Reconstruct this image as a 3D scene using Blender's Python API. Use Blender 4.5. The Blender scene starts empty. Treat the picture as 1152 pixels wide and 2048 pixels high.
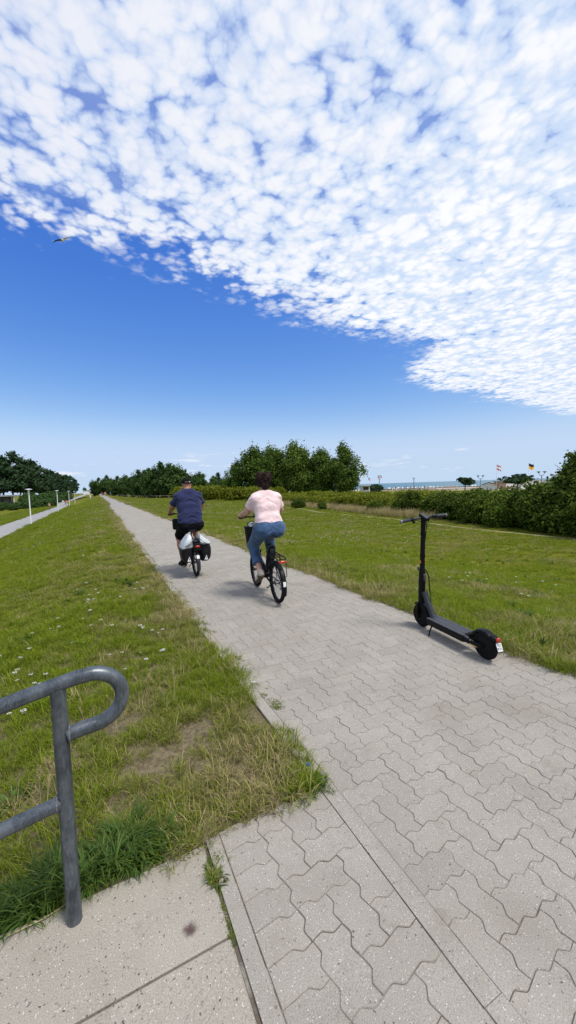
import bpy, bmesh, math, random
import numpy as np
from mathutils import Vector, Matrix, Euler

random.seed(7)
rng = np.random.default_rng(7)
R_ = math.radians
scene = bpy.context.scene
C = scene.collection

# ------------------------------------------------------------------ camera
EYE = 1.57
cam_d = bpy.data.cameras.new('camera'); cam = bpy.data.objects.new('camera', cam_d); C.objects.link(cam)
cam_d.sensor_fit = 'VERTICAL'; cam_d.sensor_height = 36.0; cam_d.lens = 769.0 / 2048.0 * 36.0
cam_d.clip_start = 0.05; cam_d.clip_end = 60000.0
_yaw, _pitch, _roll = R_(26.2), R_(-3.8), R_(1.85)
_f = Vector((math.sin(_yaw) * math.cos(_pitch), math.cos(_yaw) * math.cos(_pitch), math.sin(_pitch)))
_r0 = Vector((math.cos(_yaw), -math.sin(_yaw), 0)); _u0 = _r0.cross(_f)
_r = _r0 * math.cos(_roll) - _u0 * math.sin(_roll); _u = _u0 * math.cos(_roll) + _r0 * math.sin(_roll)
_m = Matrix((( _r.x, _u.x, -_f.x, 0), (_r.y, _u.y, -_f.y, 0), (_r.z, _u.z, -_f.z, EYE), (0, 0, 0, 1)))
cam.matrix_world = _m
scene.camera = cam
scene.render.resolution_x, scene.render.resolution_y = 576, 1024

# ------------------------------------------------------------------ node helper
class NT:
    def __init__(s, tree): s.t = tree
    def n(s, typ, ins=None, **kw):
        nd = s.t.nodes.new(typ)
        for k, v in kw.items(): setattr(nd, k, v)
        for k, v in (ins or {}).items(): s.put(nd.inputs[k], v)
        return nd
    def put(s, sock, v):
        if hasattr(v, 'is_output'): s.t.links.new(v, sock)
        elif hasattr(v, 'outputs'): s.t.links.new(v.outputs[0], sock)
        else: sock.default_value = v
    def math(s, op, a, b=0.0, c=None, clamp=False):
        nd = s.t.nodes.new('ShaderNodeMath'); nd.operation = op; nd.use_clamp = clamp
        s.put(nd.inputs[0], a); s.put(nd.inputs[1], b)
        if c is not None: s.put(nd.inputs[2], c)
        return nd.outputs[0]
    def mix(s, f, a, b, blend='MIX'):
        nd = s.t.nodes.new('ShaderNodeMix'); nd.data_type = 'RGBA'; nd.blend_type = blend
        s.put(nd.inputs[0], f); s.put(nd.inputs[6], a); s.put(nd.inputs[7], b)
        return nd.outputs[2]
    def smooth(s, v, a, b):
        nd = s.t.nodes.new('ShaderNodeMapRange'); nd.interpolation_type = 'SMOOTHSTEP'
        s.put(nd.inputs[0], v); s.put(nd.inputs[1], a); s.put(nd.inputs[2], b)
        nd.inputs[3].default_value = 0; nd.inputs[4].default_value = 1
        return nd.outputs[0]
    def ramp(s, f, stops, interp='LINEAR'):
        nd = s.t.nodes.new('ShaderNodeValToRGB'); s.put(nd.inputs[0], f)
        cr = nd.color_ramp; cr.interpolation = interp
        while len(cr.elements) < len(stops): cr.elements.new(0.5)
        for e, (p, c) in zip(cr.elements, stops):
            e.position = p; e.color = c if len(c) == 4 else (*c, 1)
        return nd.outputs[0]
    def noise(s, vec, scale, detail=4.0, rough=0.55, dist=0.0):
        nd = s.t.nodes.new('ShaderNodeTexNoise')
        if vec is not None: s.put(nd.inputs['Vector'], vec)
        nd.inputs['Scale'].default_value = scale; nd.inputs['Detail'].default_value = detail
        nd.inputs['Roughness'].default_value = rough; nd.inputs['Distortion'].default_value = dist
        return nd.outputs[0]
    def link(s, a, b): s.t.links.new(a, b)

def rgb(h):
    """sRGB 0-255 to linear"""
    return tuple(((c / 255) / 12.92 if c / 255 <= 0.04045 else ((c / 255 + 0.055) / 1.055) ** 2.4) for c in h)

# ------------------------------------------------------------------ world: Nishita sky with a sheet of altocumulus
SUN_AZ, SUN_EL = 146.0, 62.0            # azimuth clockwise from the path direction (+Y)
world = bpy.data.worlds.new('World'); scene.world = world; world.use_nodes = True
world.cycles.sampling_method = 'MANUAL'; world.cycles.sample_map_resolution = 512
wt = world.node_tree; wt.nodes.clear(); W = NT(wt)
sky = W.n('ShaderNodeTexSky'); sky.sky_type = 'NISHITA'; sky.sun_disc = False
sky.sun_elevation = R_(SUN_EL); sky.sun_rotation = R_(SUN_AZ)
sky.air_density = 1.0; sky.dust_density = 0.25; sky.ozone_density = 1.6; sky.altitude = 0
tc = W.n('ShaderNodeTexCoord')
sep = W.n('ShaderNodeSeparateXYZ', {0: tc.outputs['Generated']})
dx, dy, dz = sep.outputs
elev = W.math('MAXIMUM', dz, 0.0)
zz = W.math('ADD', W.math('MAXIMUM', dz, 0.0), 0.012)
px = W.math('DIVIDE', dx, zz); py = W.math('DIVIDE', dy, zz)
pv = W.n('ShaderNodeCombineXYZ', {0: px, 1: py, 2: 0.0}).outputs[0]
# warp the layer a little so that the cells are not regular
wn = W.n('ShaderNodeTexNoise', {'Vector': pv, 'Scale': 4.0, 'Detail': 5.0, 'Roughness': 0.6})
woff = W.n('ShaderNodeVectorMath', {0: wn.outputs['Color'], 1: (0.5, 0.5, 0.5)}, operation='SUBTRACT')
wsc = W.n('ShaderNodeVectorMath', {0: woff.outputs[0], 'Scale': 0.10}, operation='SCALE')
pw = W.n('ShaderNodeVectorMath', {0: pv, 1: wsc.outputs[0]}, operation='ADD').outputs[0]
def dome(scale, off):
    v = W.n('ShaderNodeTexVoronoi', {'Vector': W.n('ShaderNodeVectorMath', {0: pw, 1: (off, off * 0.7, 0)}, operation='ADD').outputs[0], 'Scale': scale, 'Randomness': 1.0}, feature='F1')
    q = W.math('DIVIDE', v.outputs['Distance'], 0.72); return W.math('SUBTRACT', 1.0, W.math('MULTIPLY', q, q))
d1, d2, d3 = dome(10.5, 0.0), dome(22.0, 3.3), dome(44.0, 7.1)
fb = W.noise(pw, 20.0, 5.0, 0.6)
big = W.noise(pv, 1.5, 3.0, 0.5)
mid = W.noise(pw, 4.6, 4.0, 0.55)
cell = W.math('ADD', W.math('MULTIPLY', d1, 0.29), W.math('ADD', W.math('MULTIPLY', d2, 0.23), W.math('MULTIPLY', d3, 0.10)))
cell = W.math('ADD', cell, W.math('MULTIPLY', W.math('SUBTRACT', fb, 0.5), 0.42))
lay = W.math('ADD', W.math('MULTIPLY', W.math('SUBTRACT', big, 0.5), 0.40), W.math('MULTIPLY', W.math('SUBTRACT', mid, 0.5), 0.34))
# the sheet ends in a front that runs across the sky; it is thinner to the west (left)
edge_n = W.noise(pv, 2.3, 4.0, 0.62)
front = W.math('ADD', W.math('MULTIPLY', px, 0.13), 1.90)
front = W.math('ADD', front, W.math('MULTIPLY', W.math('SUBTRACT', edge_n, 0.5), 0.80))
far_lobe = W.math('MULTIPLY', W.smooth(px, 2.15, 2.7), 0.62)
front = W.math('ADD', front, far_lobe)
inside = W.math('SUBTRACT', front, py)
cover = W.smooth(inside, -0.16, 0.55)
west = W.smooth(W.math('ADD', px, W.math('MULTIPLY', py, 0.12)), -0.45, 0.75)
east = W.smooth(px, 0.35, 1.5)
bias = W.math('ADD', W.math('MULTIPLY', W.math('SUBTRACT', cover, 1.0), 0.75), 0.325)
bias = W.math('ADD', bias, W.math('MULTIPLY', west, 0.10))
bias = W.math('ADD', bias, W.math('MULTIPLY', east, 0.19))
tot = W.math('ADD', W.math('ADD', cell, lay), bias)
alpha = W.smooth(tot, 0.10, 0.62)
alpha = W.math('MULTIPLY', alpha, W.math('ADD', 0.80, W.math('MULTIPLY', W.math('ADD', east, west), 0.10)))
veil = W.math('MULTIPLY', W.math('POWER', cover, 2.0), W.math('MULTIPLY', W.smooth(W.math('ADD', lay, bias), 0.05, 0.50), 0.30))
alpha = W.math('MULTIPLY', W.math('MAXIMUM', alpha, veil), W.smooth(inside, -0.12, 0.30))
# small fair-weather scraps low over the sea
low = W.n('ShaderNodeMapping', {0: tc.outputs['Generated'], 3: (7.0, 7.0, 40.0)}).outputs[0]
lown = W.noise(low, 1.0, 4.0, 0.6)
lowband = W.math('MULTIPLY', W.smooth(dz, 0.012, 0.035), W.math('SUBTRACT', 1.0, W.smooth(dz, 0.055, 0.12)))
lowa = W.math('MULTIPLY', W.smooth(lown, 0.56, 0.70), W.math('MULTIPLY', lowband, 0.8))
# fade of the sheet near the horizon
alpha = W.math('MULTIPLY', alpha, W.smooth(dz, 0.06, 0.16))
thick = W.smooth(W.math('ADD', cell, W.math('MULTIPLY', lay, 0.4)), 0.02, 0.50)
shade = W.noise(pw, 7.0, 4.0, 0.6)
ccol = W.mix(thick, (6.3, 7.6, 9.7, 1), (10.0, 10.05, 10.2, 1))
ccol = W.mix(W.math('MULTIPLY', W.smooth(shade, 0.45, 0.70), 0.30), ccol, (7.9, 8.45, 9.5, 1))
# deepen the blue overhead and keep the pale haze low down (a polarised, saturated summer sky)
sc0 = W.n('ShaderNodeSeparateColor', {0: sky.outputs[0]}).outputs
cr_ = W.math('MULTIPLY', W.math('POWER', W.math('DIVIDE', W.math('SMOOTH_MIN', sc0[0], 3.70, 1.4), 3.75), 1.80), 5.6)
cg_ = W.math('MULTIPLY', W.math('POWER', W.math('DIVIDE', W.math('SMOOTH_MIN', sc0[1], 5.15, 1.4), 5.3), 1.22), 7.2)
cb_ = W.math('MULTIPLY', W.math('POWER', W.math('DIVIDE', W.math('SMOOTH_MIN', sc0[2], 6.6, 1.0), 6.2), 0.5), 9.1)
cb_ = W.math('MAXIMUM', cb_, W.math('MULTIPLY', W.smooth(dz, 0.34, 0.04), 8.9))
skyc = W.n('ShaderNodeCombineColor', {0: cr_, 1: cg_, 2: cb_}).outputs[0]
col = W.mix(alpha, skyc, ccol)
col = W.mix(lowa, col, (9.0, 9.2, 9.6, 1))
bg = W.n('ShaderNodeBackground', {'Color': col, 'Strength': 0.10})
wo = W.n('ShaderNodeOutputWorld'); W.link(bg.outputs[0], wo.inputs[0])

# ------------------------------------------------------------------ sun behind thin cloud
sd = bpy.data.lights.new('sun', 'SUN'); sun = bpy.data.objects.new('sun', sd); C.objects.link(sun)
sd.energy = 3.7; sd.angle = R_(16.0); sd.color = (1.0, 0.955, 0.89)
_sv = Vector((math.sin(R_(SUN_AZ)) * math.cos(R_(SUN_EL)), math.cos(R_(SUN_AZ)) * math.cos(R_(SUN_EL)), math.sin(R_(SUN_EL))))
sun.rotation_euler = _sv.to_track_quat('Z', 'Y').to_euler(); sun.location = (20, -20, 40)

vs = scene.view_settings
vs.view_transform = 'Standard'; vs.look = 'None'; vs.exposure = 0.0; vs.gamma = 1.0; vs.use_curve_mapping = False
scene.cycles.max_bounces = 4; scene.cycles.transparent_max_bounces = 8
scene.cycles.diffuse_bounces = 2; scene.cycles.glossy_bounces = 2
scene.cycles.use_denoising = True

# ------------------------------------------------------------------ object helpers
def link_obj(name, mesh, mats=None, parent=None, loc=None, rot=None):
    o = bpy.data.objects.new(name, mesh); C.objects.link(o)
    if mats is not None and mesh is not None and len(mesh.materials) == 0:
        for m in (mats if isinstance(mats, (list, tuple)) else [mats]): mesh.materials.append(m)
    if parent is not None: o.parent = parent
    if loc is not None: o.location = loc
    if rot is not None: o.rotation_euler = rot
    return o
def tag(o, label, cat, group=None):
    o['label'] = label; o['category'] = cat
    if group: o['group'] = group
    return o
def struct(o, label=None, kind='structure'):
    o['kind'] = kind
    if label: o['label'] = label
    return o
def thing(name, label, cat, loc=(0, 0, 0), rot=(0, 0, 0), group=None):
    o = bpy.data.objects.new(name, None); C.objects.link(o); o.empty_display_size = 0.1
    o.location = loc; o.rotation_euler = rot
    return tag(o, label, cat, group)
def copy_tree(o, parent=None):
    c = o.copy(); C.objects.link(c); c.parent = parent
    for ch in o.children: copy_tree(ch, c)
    return c

class MB:
    """collects vertices and faces; build() links them as one mesh object"""
    def __init__(s): s.v = []; s.f = []; s.mi = []; s.cur = 0
    def add(s, vs_, fs):
        b = len(s.v); s.v.extend([tuple(map(float, p)) for p in vs_])
        for f in fs: s.f.append([b + i for i in f]); s.mi.append(s.cur)
        return s
    def box(s, c, size, M=None, taper=(1, 1)):
        x, y, z = size[0] / 2, size[1] / 2, size[2] / 2
        pts = []
        for k, t in ((-1, 1.0), (1, None)):
            tx, ty = (1, 1) if k < 0 else taper
            pts += [(-x * tx, -y * ty, k * z), (x * tx, -y * ty, k * z), (x * tx, y * ty, k * z), (-x * tx, y * ty, k * z)]
        if M is not None: pts = [tuple(M @ Vector(p)) for p in pts]
        pts = [(p[0] + c[0], p[1] + c[1], p[2] + c[2]) for p in pts]
        return s.add(pts, [(0, 3, 2, 1), (4, 5, 6, 7), (0, 1, 5, 4), (1, 2, 6, 5), (2, 3, 7, 6), (3, 0, 4, 7)])
    def tube(s, pts, rad, n=10, closed=False, caps=True, flat=None):
        """sweep; rad is a number or a list; flat=(sx,sy) squashes the section"""
        P = [Vector(p) for p in pts]; m = len(P)
        rad = [rad] * m if not hasattr(rad, '__len__') else list(rad)
        ref = None; rings = []
        for i in range(m):
            if closed: t = P[(i + 1) % m] - P[i - 1]
            else: t = P[min(i + 1, m - 1)] - P[max(i - 1, 0)]
            if t.length < 1e-9: t = Vector((0, 0, 1))
            t.normalize()
            if ref is None:
                a = Vector((0, 0, 1)) if abs(t.z) < 0.9 else Vector((1, 0, 0))
                ref = (a - t * a.dot(t)).normalized()
            else:
                ref = (ref - t * ref.dot(t))
                if ref.length < 1e-6: ref = t.orthogonal()
                ref.normalize()
            b = t.cross(ref)
            fx, fy = flat if flat else (1, 1)
            rings.append([P[i] + (ref * math.cos(2 * math.pi * k / n) * fx + b * math.sin(2 * math.pi * k / n) * fy) * rad[i] for k in range(n)])
        vs_ = [p for r in rings for p in r]; fs = []
        for i in range(m if closed else m - 1):
            j = (i + 1) % m
            for k in range(n):
                fs.append((i * n + k, i * n + (k + 1) % n, j * n + (k + 1) % n, j * n + k))
        if caps and not closed:
            fs.append(tuple(range(n - 1, -1, -1))); fs.append(tuple((m - 1) * n + k for k in range(n)))
        return s.add(vs_, fs)
    def lathe(s, prof, c=(0, 0, 0), n=24, axis='z', arc=None):
        """prof: list of (radius, height); axis is the turning axis; arc = (a0, a1) for part of a turn"""
        m = len(prof); vs_ = []; fs = []
        a0, a1 = arc if arc else (0, 2 * math.pi); nn = n if not arc else n + 1
        for (r, h) in prof:
            for k in range(nn):
                a = a0 + (a1 - a0) * k / n; x, y = r * math.cos(a), r * math.sin(a)
                p = {'z': (x, y, h), 'x': (h, x, y), 'y': (x, h, y)}[axis]
                vs_.append((p[0] + c[0], p[1] + c[1], p[2] + c[2]))
        for i in range(m - 1):
            for k in range(n):
                k2 = (k + 1) % nn if not arc else k + 1
                fs.append((i * nn + k, i * nn + k2, (i + 1) * nn + k2, (i + 1) * nn + k))
        return s.add(vs_, fs)
    def prism(s, poly, z0, z1, M=None):
        n = len(poly); pts = [(x, y, z0) for x, y in poly] + [(x, y, z1) for x, y in poly]
        if M is not None: pts = [tuple(M @ Vector(p)) for p in pts]
        return s.add(pts, [tuple(range(n - 1, -1, -1)), tuple(range(n, 2 * n))] + [(i, (i + 1) % n, n + (i + 1) % n, n + i) for i in range(n)])
    def ball(s, c, r, n=12, m=8):
        rx, ry, rz = (r, r, r) if not hasattr(r, '__len__') else r
        vs_ = [(c[0], c[1], c[2] - rz)]; fs = []
        for i in range(1, m):
            a = math.pi * i / m
            for k in range(n):
                b = 2 * math.pi * k / n
                vs_.append((c[0] + rx * math.sin(a) * math.cos(b), c[1] + ry * math.sin(a) * math.sin(b), c[2] - rz * math.cos(a)))
        vs_.append((c[0], c[1], c[2] + rz)); T = len(vs_) - 1
        for k in range(n): fs.append((0, 1 + (k + 1) % n, 1 + k))
        for i in range(m - 2):
            for k in range(n):
                a, b = 1 + i * n, 1 + (i + 1) * n
                fs.append((a + k, a + (k + 1) % n, b + (k + 1) % n, b + k))
        a = 1 + (m - 2) * n
        for k in range(n): fs.append((a + k, a + (k + 1) % n, T))
        return s.add(vs_, fs)
    def mesh(s, name, smooth=True, angle=40):
        me = bpy.data.meshes.new(name); me.from_pydata(s.v, [], s.f); me.update()
        if any(s.mi): me.polygons.foreach_set('material_index', s.mi)
        bm = bmesh.new(); bm.from_mesh(me); bmesh.ops.recalc_face_normals(bm, faces=bm.faces)
        if smooth:
            lim = R_(angle)
            for f in bm.faces: f.smooth = True
            for e in bm.edges:
                if len(e.link_faces) == 2 and e.calc_face_angle(0) > lim: e.smooth = False
        bm.to_mesh(me); bm.free()
        return me
    def build(s, name, mats, parent=None, smooth=True, angle=40, loc=None, rot=None, bevel=0):
        o = link_obj(name, s.mesh(name, smooth, angle), mats, parent, loc, rot)
        if bevel:
            md = o.modifiers.new('bevel', 'BEVEL'); md.width = bevel; md.segments = 2; md.limit_method = 'ANGLE'; md.angle_limit = R_(35)
        return o

def np_mesh(name, verts, quads=None, tris=None, smooth=False):
    """fast mesh from numpy arrays"""
    me = bpy.data.meshes.new(name)
    verts = np.asarray(verts, dtype=np.float32)
    me.vertices.add(len(verts)); me.vertices.foreach_set('co', verts.ravel())
    nq = 0 if quads is None else len(quads); nt = 0 if tris is None else len(tris)
    loops = np.concatenate(([np.asarray(quads, dtype=np.int32).ravel()] if nq else []) + ([np.asarray(tris, dtype=np.int32).ravel()] if nt else []))
    me.loops.add(len(loops)); me.loops.foreach_set('vertex_index', loops)
    me.polygons.add(nq + nt)
    st = np.concatenate((np.arange(nq) * 4, nq * 4 + np.arange(nt) * 3)).astype(np.int32)
    me.polygons.foreach_set('loop_start', st)
    if smooth: me.polygons.foreach_set('use_smooth', np.ones(nq + nt, dtype=bool))
    me.update(calc_edges=True); me.validate()
    return me

# ------------------------------------------------------------------ value noise
_perm = rng.random((256, 256))
def vnoise(x, y):
    x = np.asarray(x, float); y = np.asarray(y, float)
    xi = np.floor(x).astype(int); yi = np.floor(y).astype(int); fx = x - xi; fy = y - yi
    fx = fx * fx * (3 - 2 * fx); fy = fy * fy * (3 - 2 * fy)
    a = _perm[xi % 256, yi % 256]; b = _perm[(xi + 1) % 256, yi % 256]; c = _perm[xi % 256, (yi + 1) % 256]; d = _perm[(xi + 1) % 256, (yi + 1) % 256]
    return (a * (1 - fx) + b * fx) * (1 - fy) + (c * (1 - fx) + d * fx) * fy
def fbm(x, y, o=4):
    s = 0; a = 0.5; t = 0
    for i in range(o): s = s + a * vnoise(x * 2 ** i + 17 * i, y * 2 ** i + 31 * i); t += a; a *= 0.5
    return s / t
def sstep(x, a, b):
    t = np.clip((np.asarray(x, float) - a) / (b - a), 0, 1); return t * t * (3 - 2 * t)

# ------------------------------------------------------------------ materials
def mat(name, color, rough=0.6, metal=0.0, var=0.0, vscale=8.0, bump=0.0, bscale=60.0, spec=0.5, coat=0.0, emit=None, emit_s=0.0):
    m = bpy.data.materials.new(name); m.use_nodes = True; t = NT(m.node_tree)
    b = m.node_tree.nodes['Principled BSDF']
    b.inputs['Base Color'].default_value = (*color, 1); b.inputs['Roughness'].default_value = rough; b.inputs['Metallic'].default_value = metal
    b.inputs['Specular IOR Level'].default_value = spec; b.inputs['Coat Weight'].default_value = coat
    co = None
    if var or bump:
        co = t.n('ShaderNodeTexCoord').outputs['Object']
    if var:
        nz = t.noise(co, vscale, 5.0, 0.6)
        f = t.smooth(nz, 0.3, 0.7)
        lo = tuple(c * (1 - var) for c in color); hi = tuple(min(1, c * (1 + var)) for c in color)
        t.put(b.inputs['Base Color'], t.mix(f, (*lo, 1), (*hi, 1)))
    if bump:
        bn = t.n('ShaderNodeBump', {'Strength': bump, 'Distance': 0.01, 'Height': t.noise(co, bscale, 4.0, 0.6)})
        t.link(bn.outputs[0], b.inputs['Normal'])
    if emit: b.inputs['Emission Color'].default_value = (*emit, 1); b.inputs['Emission Strength'].default_value = emit_s
    return m

def concrete_mat(name, base, chip_dark=0.5, scale=1.0, warm=0.0, pits=0.0, dirt=0.25, objrand=0.0):
    """exposed-aggregate concrete: mottled cement, light chips, dark chips, small pits"""
    m = bpy.data.materials.new(name); m.use_nodes = True; t = NT(m.node_tree); b = m.node_tree.nodes['Principled BSDF']
    geo = t.n('ShaderNodeNewGeometry'); pos = geo.outputs['Position']
    big = t.noise(pos, 2.2, 4.0, 0.6); med = t.noise(pos, 14.0, 4.0, 0.6); fin = t.noise(pos, 230.0 * scale, 3.0, 0.7)
    c = t.mix(t.smooth(big, 0.3, 0.7), (*[x * 0.90 for x in base], 1), (*[x * 1.08 for x in base], 1))
    c = t.mix(t.math('MULTIPLY', t.smooth(med, 0.45, 0.75), dirt), c, (base[0] * 0.72, base[1] * 0.69, base[2] * 0.62, 1))
    c = t.mix(t.math('MULTIPLY', t.smooth(fin, 0.35, 0.72), 0.65), c, (*[x * 1.35 for x in base], 1))
    c = t.mix(t.math('MULTIPLY', t.smooth(fin, 0.52, 0.22), 0.75), c, (*[x * 0.45 for x in base], 1))
    v1 = t.n('ShaderNodeTexVoronoi', {'Vector': pos, 'Scale': 170.0 * scale, 'Randomness': 1.0})
    vs1 = t.n('ShaderNodeSeparateColor', {0: v1.outputs['Color']})
    chip = t.math('MULTIPLY', t.smooth(v1.outputs['Distance'], 0.42, 0.30), t.math('GREATER_THAN', vs1.outputs[0], 0.86))
    c = t.mix(t.math('MULTIPLY', chip, 0.75), c, t.ramp(vs1.outputs[1], [(0.0, (0.62, 0.58, 0.52)), (0.5, (0.45, 0.42, 0.38)), (0.85, (0.75, 0.74, 0.72)), (1.0, (0.30, 0.2, 0.15))]))
    wob = t.n('ShaderNodeTexNoise', {'Vector': pos, 'Scale': 60.0, 'Detail': 3.0})
    wv_ = t.n('ShaderNodeVectorMath', {0: wob.outputs['Color'], 'Scale': 0.022}, operation='SCALE')
    pw_ = t.n('ShaderNodeVectorMath', {0: pos, 1: wv_.outputs[0]}, operation='ADD').outputs[0]
    v2 = t.n('ShaderNodeTexVoronoi', {'Vector': pw_, 'Scale': 92.0 * scale, 'Randomness': 1.0})
    vs2 = t.n('ShaderNodeSeparateColor', {0: v2.outputs['Color']})
    dk = t.math('MULTIPLY', t.smooth(v2.outputs['Distance'], t.math('ADD', 0.12, t.math('MULTIPLY', vs2.outputs[1], 0.30)), t.math('ADD', 0.06, t.math('MULTIPLY', vs2.outputs[1], 0.22))), t.math('GREATER_THAN', vs2.outputs[0], 1.0 - 0.13 * chip_dark))
    c = t.mix(t.math('MULTIPLY', dk, t.math('ADD', 0.35, t.math('MULTIPLY', vs2.outputs[2], 0.5))), c, (0.06, 0.052, 0.048, 1))
    if objrand:
        oi = t.n('ShaderNodeObjectInfo'); isl = t.n('ShaderNodeNewGeometry')
        r = t.math('FRACT', t.math('ADD', oi.outputs['Random'], isl.outputs['Random Per Island']))
        c = t.mix(objrand, c, t.ramp(r, [(0.0, (0.62, 0.60, 0.57)), (0.5, (0.9, 0.9, 0.88)), (1.0, (1.0, 0.97, 0.94))]), 'MULTIPLY')
    st1 = t.noise(pos, 0.9, 5.0, 0.7); st2 = t.noise(pos, 5.5, 5.0, 0.7)
    c = t.mix(t.math('MULTIPLY', t.smooth(st1, 0.48, 0.70), 0.30), c, (base[0] * 0.62, base[1] * 0.585, base[2] * 0.50, 1))
    c = t.mix(t.math('MULTIPLY', t.smooth(st2, 0.56, 0.74), 0.35), c, (base[0] * 0.58, base[1] * 0.545, base[2] * 0.46, 1))
    t.put(b.inputs['Base Color'], c)
    b.inputs['Roughness'].default_value = 0.9; b.inputs['Specular IOR Level'].default_value = 0.2
    h = t.math('ADD', t.math('MULTIPLY', fin, 0.8), t.math('MULTIPLY', chip, 0.35))
    h = t.math('SUBTRACT', h, t.math('MULTIPLY', dk, 0.5 + pits))
    bn = t.n('ShaderNodeBump', {'Strength': 0.75, 'Distance': 0.0025, 'Height': h}); t.link(bn.outputs[0], b.inputs['Normal'])
    return m

def leaf_mat(name, stops, trans=0.3, rough=0.55, tint=False, straw=(0.38, 0.29, 0.12), spec=0.3):
    """foliage: colour varies leaf by leaf; tint = share of straw colour read from the scattered points"""
    m = bpy.data.materials.new(name); m.use_nodes = True; t = NT(m.node_tree); nt = m.node_tree
    b = nt.nodes['Principled BSDF']; out = nt.nodes['Material Output']
    geo = t.n('ShaderNodeNewGeometry')
    r = geo.outputs['Random Per Island']
    oi = t.n('ShaderNodeObjectInfo')
    r2 = t.math('ADD', t.math('MULTIPLY', r, 0.75), t.math('MULTIPLY', oi.outputs['Random'], 0.25))
    c = t.ramp(r2, stops)
    if tint:
        at = t.n('ShaderNodeAttribute', attribute_type='INSTANCER', attribute_name='tint')
        thr = t.math('SUBTRACT', at.outputs['Fac'], t.math('MULTIPLY', t.math('FRACT', t.math('MULTIPLY', r, 7.31)), 0.75))
        f = t.smooth(thr, -0.10, 0.16)
        c = t.mix(f, c, t.ramp(t.math('FRACT', t.math('MULTIPLY', r, 3.77)), [(0.0, tuple(x * 0.55 for x in straw)), (0.6, straw), (1.0, tuple(min(1, x * 1.5) for x in straw))]))
    t.put(b.inputs['Base Color'], c); b.inputs['Roughness'].default_value = rough; b.inputs['Specular IOR Level'].default_value = spec
    if trans:
        tr = t.n('ShaderNodeBsdfTranslucent', {'Color': c}); mx = t.n('ShaderNodeMixShader', {0: trans, 1: b.outputs[0], 2: tr.outputs[0]})
        t.link(mx.outputs[0], out.inputs[0])
    return m
# ================================================================== THE SETTING
LOW_Z = -2.06                     # level of the lower promenade left of the dike
SEA_Z = -4.2
CREST_L, CREST_R = 1.02, 3.27     # paved path between these X
def zg(x, y):
    """height of the land"""
    x = np.asarray(x, float); y = np.asarray(y, float)
    left = LOW_Z * sstep(x, -0.25, -5.4) * 1.0
    left = LOW_Z * np.where(x > -5.4, np.clip((-(x) - 0.15) / 5.25, 0, 1) ** 1.15, 1.0)
    left = np.where(x < -5.4, LOW_Z, left)
    r = np.interp(x, [3.3, 4.2, 6, 9, 13, 20, 30, 60, 95, 120, 150, 200, 260, 330], [0, -0.05, -0.32, -0.72, -1.0, -1.06, -1.1, -1.3, -1.55, -1.9, -2.6, -3.2, -4.4, -8.0])
    z = np.where(x < 0.5, left, r)
    amp = 0.05 * sstep(np.minimum(np.abs(x - 0.9), np.abs(x - 3.3)), 0.3, 3.0)
    amp = np.where((x < -6.2) & (x > -12), amp * 0.15, amp)
    z = z + amp * (fbm(x * 0.35, y * 0.35, 3) - 0.5) * 2
    near = sstep(np.abs(x), 10, 0)
    z = z + 0.03 * (fbm(x * 1.7 + 9, y * 1.7, 3) - 0.5) * 2 * np.where((x < 0.6) & (x > -6), 1, 0) * sstep(x, 0.7, 0.2)
    return z

# --- ground sheet
gx = np.unique(np.concatenate([np.arange(-900, -60, 60.), np.arange(-60, -14, 3.), np.arange(-14, 8, 0.25), np.arange(8, 30, 1.0), np.arange(30, 100, 5.), np.arange(100, 340, 10.), [340, 500], [0.30, 0.335, 0.925, 0.944, 3.28, 3.33]]))
gy = np.unique(np.concatenate([np.arange(-300, -20, 40.), np.arange(-20, 0, 2.), np.arange(0, 12, 0.25), np.arange(12, 40, 1.0), np.arange(40, 240, 6.), np.arange(240, 1000, 40.), np.arange(1000, 6001, 500.), [1.60, 1.635, 1.655]]))
GX, GY = np.meshgrid(gx, gy, indexing='ij'); GZ = zg(GX, GY)
under = (GX > 0.94) & (GX < 3.31) & (GY < 420)
under |= (GX > 0.30) & (GX < 0.95) & (GY < 1.64)
under |= (GX < 0.45) & (GX > -1.3) & (GY < 1.61)
GZ = np.where(under, GZ - 0.06, GZ)
GZ = np.where((GX < 0.9) & (GY < 1.61) & (GX > -1.3), np.minimum(GZ, -0.08), GZ)
nx, ny = GX.shape
idx = np.arange(nx * ny).reshape(nx, ny)
quads = np.stack([idx[:-1, :-1], idx[1:, :-1], idx[1:, 1:], idx[:-1, 1:]], -1).reshape(-1, 4)
gm = bpy.data.materials.new('turf_soil'); gm.use_nodes = True; t = NT(gm.node_tree); b = gm.node_tree.nodes['Principled BSDF']
pos = t.n('ShaderNodeNewGeometry').outputs['Position']; sx = t.n('ShaderNodeSeparateXYZ', {0: pos}).outputs
n1 = t.noise(pos, 0.35, 6.0, 0.6); n2 = t.noise(pos, 2.5, 5.0, 0.65); n3 = t.noise(pos, 30.0, 4.0, 0.7)
g = t.mix(t.smooth(n1, 0.3, 0.7), (0.130, 0.145, 0.009, 1), (0.185, 0.182, 0.012, 1))
g = t.mix(t.math('MULTIPLY', t.smooth(n2, 0.45, 0.75), 0.5), g, (0.17, 0.15, 0.028, 1))
g = t.mix(t.smooth(n3, 0.35, 0.7), t.mix(0.45, g, (0.012, 0.018, 0.004, 1)), g)
dist = t.n('ShaderNodeVectorMath', {0: pos}, operation='LENGTH').outputs['Value']
soil = t.mix(t.smooth(n3, 0.3, 0.7), (0.105, 0.080, 0.052, 1), (0.22, 0.175, 0.125, 1))
nearf = t.smooth(dist, 9.0, 3.0)
g = t.mix(t.math('MULTIPLY', nearf, 0.85), g, soil)
sand = t.mix(t.smooth(n2, 0.3, 0.7), (0.42, 0.36, 0.26, 1), (0.52, 0.46, 0.35, 1))
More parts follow.
